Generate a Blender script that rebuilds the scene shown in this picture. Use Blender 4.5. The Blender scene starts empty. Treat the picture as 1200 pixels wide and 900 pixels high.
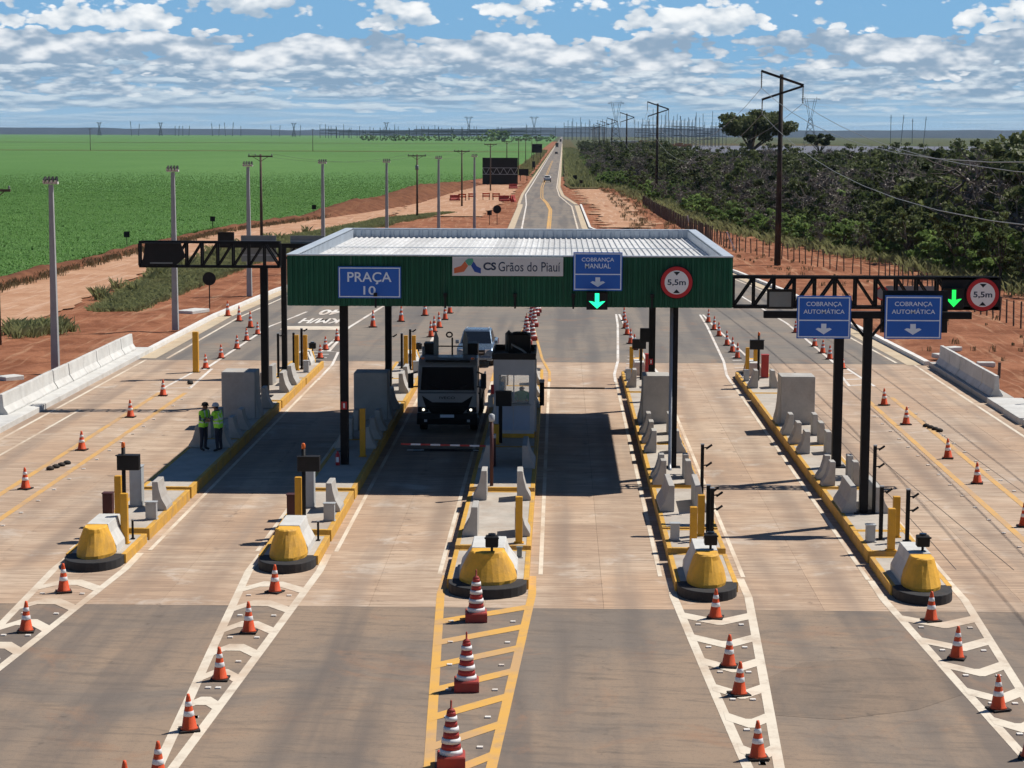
import bpy, math, random
import numpy as np
from mathutils import Vector, Matrix
random.seed(7); rng = np.random.default_rng(7)
sc = bpy.context.scene; COL = sc.collection
# ------------------------------------------------------------------ camera
F, HC, VPX, HY, ROLL = 2350.0, 12.0, 655.0, 156.4, math.radians(0.2)
pitch = math.atan((450 - HY) / F); yaw = math.atan((VPX - 600) / math.hypot(F, 450 - HY))
fw = Vector((-math.sin(yaw)*math.cos(pitch), math.cos(yaw)*math.cos(pitch), -math.sin(pitch)))
rt = Vector((math.cos(yaw), math.sin(yaw), 0)); up = rt.cross(fw)
r2 = rt*math.cos(ROLL) + up*math.sin(ROLL); u2 = -rt*math.sin(ROLL) + up*math.cos(ROLL)
cd = bpy.data.cameras.new('camera'); cam = bpy.data.objects.new('camera', cd); COL.objects.link(cam)
cd.sensor_width = 36; cd.lens = F/1200*36; cd.clip_start = 0.5; cd.clip_end = 60000
cam.matrix_world = Matrix(((r2.x, u2.x, -fw.x, 0), (r2.y, u2.y, -fw.y, 0), (r2.z, u2.z, -fw.z, HC), (0, 0, 0, 1)))
sc.camera = cam
# ------------------------------------------------------------------ sun
SUN = Vector((0.62, 0.36, 1.0)).normalized()
EL = math.asin(SUN.z); AZ = math.atan2(SUN.x, SUN.y)
ld = bpy.data.lights.new('sun', 'SUN'); ld.energy = 5.0; ld.angle = math.radians(0.5); ld.color = (1.0, 0.95, 0.87)
so = bpy.data.objects.new('sun', ld); COL.objects.link(so); so.rotation_euler = SUN.to_track_quat('Z', 'Y').to_euler(); so.location = (40, 30, 60)
sc.view_settings.view_transform = 'Standard'; sc.view_settings.look = 'None'
sc.cycles.diffuse_bounces = 2; sc.cycles.max_bounces = 8; sc.view_settings.exposure = 0.08; sc.view_settings.gamma = 1.0; sc.view_settings.use_curve_mapping = False
# ------------------------------------------------------------------ world: clear sky, cumulus banks towards the horizon
SKY = 0.05
wd = bpy.data.worlds.new('World'); sc.world = wd; wd.use_nodes = True
class NT:
    def __init__(s, nt): s.nt = nt; s.N = nt.nodes; s.L = nt.links
    def n(s, t, **k):
        o = s.N.new(t)
        for a, b in k.items(): setattr(o, a, b)
        return o
    def put(s, sock, v):
        if hasattr(v, 'is_output'): s.L.new(v, sock)
        elif isinstance(v, (tuple, list)) and len(v) == 3 and sock.type == 'RGBA': sock.default_value = (*v, 1)
        else: sock.default_value = v
    def m(s, op, a, b=0.0, c=0.0, clamp=False):
        o = s.n('ShaderNodeMath', operation=op, use_clamp=clamp)
        s.put(o.inputs[0], a); s.put(o.inputs[1], b)
        if len(o.inputs) > 2: s.put(o.inputs[2], c)
        return o.outputs[0]
    def ss(s, x, a, b):
        o = s.n('ShaderNodeMapRange', interpolation_type='SMOOTHSTEP')
        s.put(o.inputs[0], x); s.put(o.inputs[1], a); s.put(o.inputs[2], b); return o.outputs[0]
    def lin(s, x, a, b, c=0.0, d=1.0):
        o = s.n('ShaderNodeMapRange'); s.put(o.inputs[0], x)
        for i, v in enumerate((a, b, c, d)): s.put(o.inputs[i+1], v)
        return o.outputs[0]
    def mix(s, f, a, b, mode='MIX'):
        o = s.n('ShaderNodeMix', data_type='RGBA', blend_type=mode)
        s.put(o.inputs[0], f); s.put(o.inputs[6], a); s.put(o.inputs[7], b); return o.outputs[2]
    def xyz(s, a, b, c=0.0):
        o = s.n('ShaderNodeCombineXYZ'); s.put(o.inputs[0], a); s.put(o.inputs[1], b); s.put(o.inputs[2], c); return o.outputs[0]
    def noise(s, vec, scale, detail=4.0, rough=0.55, dist=0.0):
        o = s.n('ShaderNodeTexNoise'); s.put(o.inputs['Vector'], vec); s.put(o.inputs['Scale'], scale)
        s.put(o.inputs['Detail'], detail); s.put(o.inputs['Roughness'], rough); s.put(o.inputs['Distortion'], dist); return o.outputs[0]
    def vor(s, vec, scale, smooth=True):
        o = s.n('ShaderNodeTexVoronoi', feature='SMOOTH_F1' if smooth else 'F1'); s.put(o.inputs['Vector'], vec); s.put(o.inputs['Scale'], scale); return o.outputs[0]
def build_world():
    w = NT(wd.node_tree); w.N.clear()
    out = w.n('ShaderNodeOutputWorld'); bg = w.n('ShaderNodeBackground'); w.L.new(bg.outputs[0], out.inputs[0])
    sky = w.n('ShaderNodeTexSky', sky_type='NISHITA', sun_disc=False, sun_elevation=EL, sun_rotation=AZ)
    sky.altitude = 500; sky.air_density = 1.0; sky.dust_density = 0.2; sky.ozone_density = 2.0
    w.L.new(w.mix(1.0, sky.outputs[0], (0.58, 0.86, 1.12), 'MULTIPLY'), bg.inputs[0]); bg.inputs[1].default_value = SKY
build_world(); wd.cycles.sampling_method = 'MANUAL'; wd.cycles.sample_map_resolution = 512
def sky_dome():
    """ring of cumulus banks standing round the whole horizon, far outside the haze"""
    m = bpy.data.materials.new('cumulus_banks'); m.use_nodes = True; w = NT(m.node_tree); w.N.clear()
    out = w.n('ShaderNodeOutputMaterial'); em = w.n('ShaderNodeEmission'); tr = w.n('ShaderNodeBsdfTransparent'); mx = w.n('ShaderNodeMixShader')
    geo = w.n('ShaderNodeNewGeometry'); sp = w.n('ShaderNodeSeparateXYZ'); w.L.new(geo.outputs['Position'], sp.inputs[0]); X, Y, Z = sp.outputs
    el = w.m('MULTIPLY', w.m('DIVIDE', Z, 45000.0), 57.2958); az = w.m('MULTIPLY', w.m('ARCTAN2', X, Y), 57.2958)
    state = {'c': None, 'a': None}
    def over(c, a):
        if state['c'] is None: state['c'], state['a'] = c, a; return
        # premultiplied-free "over": colour mix by a, alpha union
        state['c'] = w.mix(a, state['c'], c); state['a'] = w.m('SUBTRACT', 1.0, w.m('MULTIPLY', w.m('SUBTRACT', 1.0, state['a']), w.m('SUBTRACT', 1.0, a)))
    def layer(sa, se, seed, lo0, lo1, hi0, hi1, th, soft, dark, lite, dz, gain, bill=0.0, amax=1.0, bias=0.45, det=8.0):
        warp = w.m('MULTIPLY', w.m('SUBTRACT', w.noise(w.xyz(w.m('MULTIPLY', az, sa*.5), w.m('MULTIPLY', el, se*.5), seed+40), 1.0, 2.0), 0.5), .5)
        def dens(e, detail):
            v = w.xyz(w.m('ADD', w.m('MULTIPLY', az, sa), warp), w.m('MULTIPLY', e, se), seed)
            d = w.noise(v, 1.0, detail, 0.52, 0.0)
            if bill:
                b = w.m('SUBTRACT', 0.52, w.vor(w.xyz(w.m('MULTIPLY', az, sa*3.4), w.m('MULTIPLY', e, se*3.0), seed), 1.0, False)); d = w.m('ADD', d, w.m('MULTIPLY', b, bill))
                b2 = w.m('SUBTRACT', 0.5, w.vor(w.xyz(w.m('MULTIPLY', az, sa*9), w.m('MULTIPLY', e, se*8), seed+3), 1.0, False)); d = w.m('ADD', d, w.m('MULTIPLY', b2, bill*.4))
            return d
        d = dens(el, det); s0 = dens(el, 3.0); s1 = dens(w.m('ADD', el, dz), 3.0)
        win = w.m('MULTIPLY', w.ss(el, lo0, lo1), w.m('SUBTRACT', 1.0, w.ss(el, hi0, hi1)))
        thr = w.m('SUBTRACT', 0.92, w.m('MULTIPLY', win, 0.92 - th))
        a = w.m('MULTIPLY', w.ss(w.m('SUBTRACT', d, thr), 0.0, soft), amax)
        li = w.m('ADD', w.m('MULTIPLY', w.m('SUBTRACT', s0, s1), gain), bias)
        li = w.m('ADD', li, w.m('MULTIPLY', w.m('SUBTRACT', d, s0), 1.6), clamp=True)
        over(w.mix(w.ss(li, 0.0, 1.0), dark, lite), a)
    # low air, then streaky far decks, then nearer and nearer cumulus rows
    over((0.22, 0.47, 0.78), w.m('MULTIPLY', w.m('SUBTRACT', 1.0, w.ss(el, 4.0, 10.2)), 0.72))
    over((0.33, 0.50, 0.66), w.m('MULTIPLY', w.m('SUBTRACT', 1.0, w.ss(el, -0.2, 2.8)), 0.80))
    layer(0.36, 6.0, 31.9, -.2, 0.15, 1.2, 1.8, 0.37, 0.22, (0.26, 0.40, 0.55), (0.48, 0.61, 0.72), 0.05, 3.0, 0.0, 0.7, .45)
    layer(0.46, 2.9, 23.1, 0.3, 0.8, 1.9, 2.5, 0.37, 0.12, (0.24, 0.37, 0.52), (0.58, 0.68, 0.76), 0.12, 3.0, 0.14, 0.95, .42)
    layer(0.44, 0.88, 3.3, 2.3, 3.1, 7.0, 10.0, 0.505, 0.05, (0.35, 0.46, 0.58), (0.93, 0.95, 0.96), 0.42, 2.2, 0.22, 1.0, .34)
    layer(0.44, 1.10, 11.7, 1.2, 1.8, 2.5, 3.4, 0.375, 0.05, (0.27, 0.38, 0.51), (0.84, 0.87, 0.90), 0.36, 2.3, 0.26, 1.0, .33)
    layer(0.55, 1.9, 57.0, 0.7, 1.2, 1.7, 2.2, 0.40, 0.08, (0.24, 0.36, 0.50), (0.68, 0.75, 0.81), 0.20, 2.4, 0.26, 1.0, .33)
    w.put(em.inputs[0], state['c']); w.put(mx.inputs[0], state['a']); w.L.new(tr.outputs[0], mx.inputs[1]); w.L.new(em.outputs[0], mx.inputs[2]); w.L.new(mx.outputs[0], out.inputs[0])
    m.cycles.emission_sampling = 'NONE'
    n = 96; V = []; Fq = []; R = 45000.0
    for e in (-.6, 2.0, 5.0, 10.5):
        for j in range(n): a = 2*math.pi*j/n; V.append((R*math.sin(a), R*math.cos(a), R*math.radians(e)))
    for i in range(3):
        for j in range(n): Fq.append((i*n+j, i*n+(j+1) % n, (i+1)*n+(j+1) % n, (i+1)*n+j))
    me = bpy.data.meshes.new('sky'); me.from_pydata(V, [], Fq); me.materials.append(m); o = bpy.data.objects.new('sky', me); COL.objects.link(o); o['kind'] = 'structure'
sky_dome()
# ------------------------------------------------------------------ helpers
def link(o, parent=None):
    COL.objects.link(o)
    if parent is not None: o.parent = parent
    return o
def tag(o, label=None, cat=None, group=None, kind=None):
    if label: o['label'] = label
    if cat: o['category'] = cat
    if group: o['group'] = group
    if kind: o['kind'] = kind
    return o
def empty(name, loc=(0, 0, 0), rz=0.0, label=None, cat=None, group=None):
    o = bpy.data.objects.new(name, None); o.location = loc; o.rotation_euler = (0, 0, rz); o.empty_display_size = 0.2
    link(o); return tag(o, label, cat, group)
class MB:
    """collects shapes into one mesh"""
    def __init__(s): s.v = []; s.f = []; s.mi = []; s.cur = 0
    def add(s, vs, fs):
        b = len(s.v); s.v += [tuple(p) for p in vs]; s.f += [tuple(b+i for i in f) for f in fs]; s.mi += [s.cur]*len(fs); return s
    def box(s, x0, x1, y0, y1, z0, z1):
        return s.add([(x0,y0,z0),(x1,y0,z0),(x1,y1,z0),(x0,y1,z0),(x0,y0,z1),(x1,y0,z1),(x1,y1,z1),(x0,y1,z1)],
                     [(3,2,1,0),(4,5,6,7),(0,1,5,4),(1,2,6,5),(2,3,7,6),(3,0,4,7)])
    def cb(s, x, y, z, a, b, c): return s.box(x-a/2, x+a/2, y-b/2, y+b/2, z-c/2, z+c/2)
    def loft(s, rings, cap=True):
        n = len(rings[0]); vs = [p for r in rings for p in r]; fs = []
        for i in range(len(rings)-1):
            for j in range(n): fs.append((i*n+j, i*n+(j+1) % n, (i+1)*n+(j+1) % n, (i+1)*n+j))
        if cap: fs.append(tuple(range(n-1, -1, -1))); fs.append(tuple((len(rings)-1)*n+j for j in range(n)))
        return s.add(vs, fs)
    def extr(s, prof, axis, a, b):
        """profile of 2-D points extruded along an axis"""
        def P(p, t): return {'x': (t, p[0], p[1]), 'y': (p[0], t, p[1]), 'z': (p[0], p[1], t)}[axis]
        return s.loft([[P(p, a) for p in prof], [P(p, b) for p in prof]])
    def tube(s, path, rad, n=8, cap=True):
        path = [Vector(p) for p in path]; m = len(path)
        if not hasattr(rad, '__len__'): rad = [rad]*m
        rings = []; d0 = (path[1]-path[0]).normalized()
        ref = Vector((0, 0, 1)) if abs(d0.z) < 0.9 else Vector((1, 0, 0)); u = d0.cross(ref).normalized()
        for i, p in enumerate(path):
            d = (path[min(i+1, m-1)]-path[max(i-1, 0)]).normalized()
            u = (u - d*u.dot(d)).normalized(); w = d.cross(u)
            rings.append([tuple(p+(u*math.cos(2*math.pi*j/n)+w*math.sin(2*math.pi*j/n))*rad[i]) for j in range(n)])
        return s.loft(rings, cap)
    def bar(s, a, b, w, h=None):
        """square bar from a to b"""
        a = Vector(a); b = Vector(b); d = (b-a).normalized(); h = h or w
        ref = Vector((0, 0, 1)) if abs(d.z) < 0.95 else Vector((1, 0, 0)); u = d.cross(ref).normalized(); t = u.cross(d)
        R = lambda p: [tuple(p+u*w/2*i+t*h/2*j) for i, j in ((-1,-1),(1,-1),(1,1),(-1,1))]
        return s.loft([R(a), R(b)])
    def lathe(s, prof, n=16, c=(0, 0, 0)):
        return s.loft([[(c[0]+r*math.cos(2*math.pi*j/n), c[1]+r*math.sin(2*math.pi*j/n), c[2]+z) for j in range(n)] for r, z in prof])
    def mesh(s, name='mesh', mats=(), smooth=False):
        me = bpy.data.meshes.new(name); me.from_pydata(s.v, [], s.f)
        for m in (mats if isinstance(mats, (list, tuple)) else [mats]): me.materials.append(m)
        if any(s.mi): me.polygons.foreach_set('material_index', s.mi)
        if smooth: me.polygons.foreach_set('use_smooth', [True]*len(s.f))
        me.update(); return me
    def build(s, name, mats, parent=None, bevel=0.0, smooth=False, loc=None):
        o = bpy.data.objects.new(name, s.mesh(name, mats, smooth)); link(o, parent)
        if loc: o.location = loc
        if bevel:
            b = o.modifiers.new('bevel', 'BEVEL'); b.width = bevel; b.segments = 2; b.limit_method = 'ANGLE'; b.angle_limit = math.radians(40)
        return o
def bx(name, mat, parent, x0, x1, y0, y1, z0, z1, bevel=0.0): return MB().box(x0, x1, y0, y1, z0, z1).build(name, mat, parent, bevel)
def cpy(o, parent=None):
    c = o.copy(); link(c)
    c.parent = parent
    for ch in o.children: cpy(ch, c)
    return c
def npmesh(name, V, Fq, mats, mi=None, smooth=False):
    me = bpy.data.meshes.new(name); V = np.asarray(V, np.float32); Fq = np.asarray(Fq, np.int32); k = Fq.shape[1]
    me.vertices.add(len(V)); me.vertices.foreach_set('co', V.ravel())
    me.loops.add(Fq.size); me.loops.foreach_set('vertex_index', Fq.ravel())
    me.polygons.add(len(Fq)); me.polygons.foreach_set('loop_start', np.arange(0, Fq.size, k, dtype=np.int32))
    try: me.polygons.foreach_set('loop_total', np.full(len(Fq), k, np.int32))
    except Exception: pass
    for m in mats: me.materials.append(m)
    if mi is not None: me.polygons.foreach_set('material_index', np.asarray(mi, np.int32))
    if smooth: me.polygons.foreach_set('use_smooth', np.ones(len(Fq), bool))
    me.update(calc_edges=True); me.validate(); return me
def vnoise(x, y, seed=0):
    """smooth value noise on arrays"""
    xi = np.floor(x).astype(np.int64); yi = np.floor(y).astype(np.int64); fx = x-xi; fy = y-yi
    fx = fx*fx*(3-2*fx); fy = fy*fy*(3-2*fy)
    def h(a, b):
        n = (a*374761393 + b*668265263 + seed*982451653) & 0x7fffffff
        n = ((n ^ (n >> 13))*1274126177) & 0x7fffffff
        return (n & 0xffff)/65535.0
    return (h(xi, yi)*(1-fx)+h(xi+1, yi)*fx)*(1-fy)+(h(xi, yi+1)*(1-fx)+h(xi+1, yi+1)*fx)*fy
def fbm(x, y, o=4, seed=0):
    r = 0; a = .5
    for i in range(o): r = r+a*vnoise(x*2**i, y*2**i, seed+i*17); a *= .5
    return r
# ------------------------------------------------------------------ materials
MATS = {}
def new_mat(name):
    m = bpy.data.materials.new(name); m.use_nodes = True; t = NT(m.node_tree); b = m.node_tree.nodes['Principled BSDF']
    return m, t, b
def bumpn(t, b, h, dist, strength=1.0):
    o = t.n('ShaderNodeBump'); t.put(o.inputs['Height'], h); o.inputs['Distance'].default_value = dist; o.inputs['Strength'].default_value = strength
    t.L.new(o.outputs[0], b.inputs['Normal'])
def pm(name, c, rough=0.6, metal=0.0, var=0.18, scale=3.0, bump=0.0, dirt=0.0, dirtc=(0.30, 0.15, 0.08), spec=0.4, emit=None, trans=0.0):
    """painted / plain surface with grain, wear and red dust"""
    if name in MATS: return MATS[name]
    m, t, b = new_mat(name)
    pos = t.n('ShaderNodeNewGeometry').outputs['Position']
    n1 = t.noise(pos, scale, 6, 0.6); n2 = t.noise(pos, scale*7.3, 4, 0.6)
    f = t.m('ADD', t.m('MULTIPLY', n1, 0.7), t.m('MULTIPLY', n2, 0.3))
    col = t.mix(t.lin(f, 0.3, 0.7), tuple(x*(1-var) for x in c), tuple(min(1, x*(1+var)) for x in c))
    if dirt:
        d = t.noise(pos, scale*0.6, 8, 0.68)
        col = t.mix(t.m('MULTIPLY', t.ss(d, 0.45, 0.75), dirt), col, dirtc)
    t.L.new(col, b.inputs['Base Color'])
    t.put(b.inputs['Roughness'], t.lin(n2, 0.3, 0.7, max(0, rough-0.08), min(1, rough+0.08)))
    b.inputs['Metallic'].default_value = metal; b.inputs['Specular IOR Level'].default_value = spec
    if bump: bumpn(t, b, n2, bump)
    if emit: b.inputs['Emission Color'].default_value = (*emit[0], 1); b.inputs['Emission Strength'].default_value = emit[1]
    MATS[name] = m; return m
M = dict(
    conc=pm('cast_concrete', (0.42, 0.40, 0.37), 0.85, 0, 0.16, 1.7, 0.006, 0.35, (0.26, 0.19, 0.14)),
    concw=pm('pale_concrete', (0.58, 0.57, 0.54), 0.85, 0, 0.16, 1.5, 0.006, 0.35, (0.30, 0.25, 0.20)),
    islet=pm('island_screed', (0.45, 0.40, 0.34), 0.9, 0, 0.2, 1.3, 0.006, 0.5, (0.34, 0.22, 0.14)),
    yel=pm('yellow_paint', (0.74, 0.39, 0.04), 0.7, 0, 0.2, 2.0, 0.006, 0.5, (0.30, 0.18, 0.09)),
    yelkerb=pm('worn_yellow_kerb_paint', (0.60, 0.33, 0.05), 0.75, 0, 0.2, 2.5, 0.004, 0.75, (0.36, 0.24, 0.14)),
    yelpost=pm('yellow_bollard_paint', (0.66, 0.33, 0.02), 0.5, 0, 0.12, 4.0, 0.0, 0.25, (0.30, 0.17, 0.07)),
    blackp=pm('black_kerb_paint', (0.022, 0.022, 0.024), 0.75, 0, 0.3, 2.5, 0.003, 0.25, (0.12, 0.08, 0.06)),
    blk=pm('black_steel', (0.009, 0.009, 0.010), 0.6, 0, 0.25, 3.0, 0.0, 0.08, (0.06, 0.04, 0.03), 0.2),
    dark=pm('dark_housing', (0.012, 0.012, 0.013), 0.55, 0, 0.25, 5.0, 0.0, 0.10, (0.08, 0.05, 0.04), 0.25),
    rubber=pm('rubber', (0.018, 0.017, 0.016), 0.85, 0, 0.2, 5.0, 0.0, 0.4, (0.14, 0.08, 0.05)),
    orange=pm('cone_orange', (0.70, 0.085, 0.018), 0.55, 0, 0.16, 5.0, 0.0, 0.35, (0.34, 0.12, 0.06)),
    red=pm('faded_red', (0.42, 0.035, 0.03), 0.55, 0, 0.16, 4.0, 0.0, 0.3, (0.25, 0.10, 0.06)),
    darkred=pm('dark_red_post', (0.07, 0.02, 0.018), 0.6),
    maroon=pm('base_red_brown', (0.36, 0.045, 0.035), 0.7, 0, 0.2, 4.0, 0.0, 0.4, (0.26, 0.12, 0.07)),
    white=pm('white_band', (0.78, 0.77, 0.76), 0.5, 0, 0.06, 5.0, 0.0, 0.25, (0.48, 0.36, 0.28)),
    wpaint=pm('white_kerb_paint', (0.74, 0.72, 0.68), 0.7, 0, 0.08, 2.0, 0.0, 0.4, (0.45, 0.30, 0.20)),
    galv=pm('galvanised_steel', (0.36, 0.38, 0.40), 0.45, 0.35, 0.15, 2.0, 0.0, 0.15, (0.30, 0.22, 0.17)),
    pole=pm('concrete_pole', (0.36, 0.36, 0.36), 0.8, 0, 0.15, 1.2, 0.004, 0.2, (0.24, 0.18, 0.15)),
    wood=pm('weathered_pole', (0.10, 0.075, 0.06), 0.9, 0, 0.3, 2.0, 0.004, 0.2),
    hvpole=pm('dark_line_pole', (0.026, 0.021, 0.019), 0.85, 0, 0.25, 0.8, 0.004, 0.2),
    grey=pm('grey_cabinet', (0.40, 0.42, 0.43), 0.55, 0, 0.1, 3.0, 0.0, 0.2),
    panelback=pm('sign_back', (0.20, 0.22, 0.22), 0.5, 0.3, 0.15, 2.0, 0.0, 0.15),
    booth=pm('booth_cladding', (0.50, 0.52, 0.55), 0.5, 0, 0.08, 1.5, 0.0, 0.2),
    boothdoor=pm('booth_blue_grey', (0.34, 0.42, 0.55), 0.5, 0, 0.08, 1.5, 0.0, 0.15),
    blue=pm('sign_blue', (0.014, 0.115, 0.50), 0.42, 0, 0.06, 2.0, 0.0, 0.06, (0.2, 0.2, 0.25)),
    signw=pm('sign_white', (0.80, 0.80, 0.80), 0.5, 0, 0.04, 3.0),
    signpale=pm('sign_pale_blue', (0.72, 0.80, 0.90), 0.5, 0, 0.05, 3.0),
    logob=pm('board_pale_grey', (0.62, 0.62, 0.62), 0.55, 0, 0.05, 1.5, 0.0, 0.15),
    navy=pm('print_navy', (0.012, 0.03, 0.075), 0.5, 0, 0.05),
    lorange=pm('logo_orange', (0.62, 0.14, 0.05), 0.5, 0, 0.05), lgreen=pm('logo_green', (0.09, 0.36, 0.24), 0.5, 0, 0.05), lblue=pm('logo_blue', (0.015, 0.06, 0.30), 0.5, 0, 0.05),
    signred=pm('sign_red', (0.48, 0.015, 0.02), 0.45, 0, 0.08), ink=pm('ink_black', (0.012, 0.014, 0.02), 0.6),
    tyre=pm('tyre', (0.014, 0.014, 0.014), 0.85, 0, 0.2, 8.0, 0, 0.3, (0.12, 0.07, 0.05)),
    rim=pm('wheel_rim', (0.32, 0.32, 0.33), 0.35, 0.7, 0.1),
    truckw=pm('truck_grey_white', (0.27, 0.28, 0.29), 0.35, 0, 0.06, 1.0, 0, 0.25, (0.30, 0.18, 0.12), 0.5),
    silver=pm('silver_blue_paint', (0.13, 0.19, 0.27), 0.25, 0.45, 0.05, 1.0, 0, 0.1, spec=0.6),
    carw=pm('white_car_paint', (0.72, 0.72, 0.70), 0.25, 0, 0.04, 1.0, 0, 0.1, spec=0.6),
    card=pm('dark_car_paint', (0.03, 0.03, 0.035), 0.25, 0.2, 0.1, 1.0, 0, 0.1, spec=0.6),
    glass=pm('dark_glass', (0.012, 0.016, 0.022), 0.06, 0, 0.1, 1.0, spec=0.8),
    headl=pm('headlamp', (0.8, 0.8, 0.76), 0.15, 0, 0.05, emit=((1.0, 0.9, 0.72), 1.6)),
    lampg=pm('headlamp_glass', (0.6, 0.62, 0.65), 0.12, 0, 0.05, spec=0.8),
    amber=pm('amber_lens', (0.70, 0.14, 0.02), 0.3, 0, 0.1), redl=pm('red_lens', (0.45, 0.02, 0.015), 0.3, 0, 0.1),
    ledg=pm('green_led', (0.0, 0.3, 0.12), 0.5, 0, 0.0, emit=((0.02, 1.0, 0.42), 1.6)), ledg2=pm('green_led_arrow', (0.0, 0.3, 0.06), 0.5, 0, 0.0, emit=((0.02, 0.9, 0.12), 1.1)),
    skin=pm('skin', (0.28, 0.14, 0.08), 0.6, 0, 0.06), vest=pm('hi_vis_vest', (0.42, 0.90, 0.05), 0.6, 0, 0.1, 8.0),
    vesttape=pm('reflective_tape', (0.72, 0.74, 0.70), 0.4, 0, 0.05), shirt=pm('grey_shirt', (0.07, 0.09, 0.12), 0.9, 0, 0.15, 9.0), trous=pm('dark_trousers', (0.025, 0.03, 0.045), 0.9, 0, 0.2, 9.0),
    shoe=pm('boot', (0.015, 0.013, 0.012), 0.7), helmet=pm('pale_helmet', (0.5, 0.52, 0.55), 0.4), hair=pm('dark_hair', (0.015, 0.011, 0.009), 0.8), greenshirt=pm('green_shirt', (0.10, 0.34, 0.08), 0.85, 0, 0.12, 8.0),
    bark=pm('bark', (0.10, 0.078, 0.06), 0.95, 0, 0.3, 3.0, 0.01), barkg=pm('grey_twigs', (0.16, 0.135, 0.12), 0.95, 0, 0.3, 3.0),
    wire=pm('cable', (0.30, 0.30, 0.29), 0.5, 0.3, 0.1), wired=pm('dark_cable', (0.05, 0.05, 0.05), 0.6), lattice=pm('lattice_steel', (0.10, 0.11, 0.12), 0.6, 0.3, 0.1, 0.2),
    roofsteel=pm('white_roof_sheet', (0.58, 0.58, 0.575), 0.5, 0.0, 0.08, 0.9, 0, 0.22, (0.42, 0.34, 0.28)),
    parapet=pm('parapet_steel', (0.52, 0.57, 0.62), 0.4, 0.15, 0.1, 0.8, 0, 0.12, (0.34, 0.30, 0.28)),
    green=pm('fascia_green', (0.006, 0.080, 0.040), 0.42, 0.0, 0.16, 0.7, 0, 0.08, (0.06, 0.10, 0.07)),
    shed=pm('shed_cream', (0.55, 0.48, 0.36), 0.8), shedr=pm('shed_roof_white', (0.78, 0.78, 0.76), 0.5), brick=pm('rust_stack', (0.36, 0.15, 0.06), 0.85),
)
def streaked(name, c, rough, stain, amt):
    m, t, b = new_mat(name); pos = t.n('ShaderNodeNewGeometry').outputs['Position']; sp = t.n('ShaderNodeSeparateXYZ'); t.L.new(pos, sp.inputs[0]); X, Y, Z = sp.outputs
    v = t.noise(t.xyz(t.m('MULTIPLY', X, 2.3), t.m('MULTIPLY', Y, 2.3), t.m('MULTIPLY', Z, .35)), 1.0, 7, 0.7); g = t.noise(pos, .8, 5, .6); oi = t.n('ShaderNodeObjectInfo').outputs['Random']
    col = t.mix(t.lin(g, .3, .7), tuple(x*.85 for x in c), tuple(x*1.15 for x in c)); col = t.mix(t.m('MULTIPLY', t.ss(v, .5, .72), amt), col, stain)
    col = t.mix(1.0, col, t.mix(oi, (.86, .86, .86), (1.1, 1.1, 1.1)), 'MULTIPLY'); t.L.new(col, b.inputs['Base Color']); b.inputs['Roughness'].default_value = rough; b.inputs['Specular IOR Level'].default_value = .3; return m
M['green'] = streaked('fascia_green_sheet', (0.006, 0.080, 0.040), .5, (0.045, 0.085, 0.055), .35); M['roofsteel'] = streaked('white_roof_sheeting', (0.60, 0.60, 0.59), .55, (0.40, 0.36, 0.32), .45)
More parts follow.
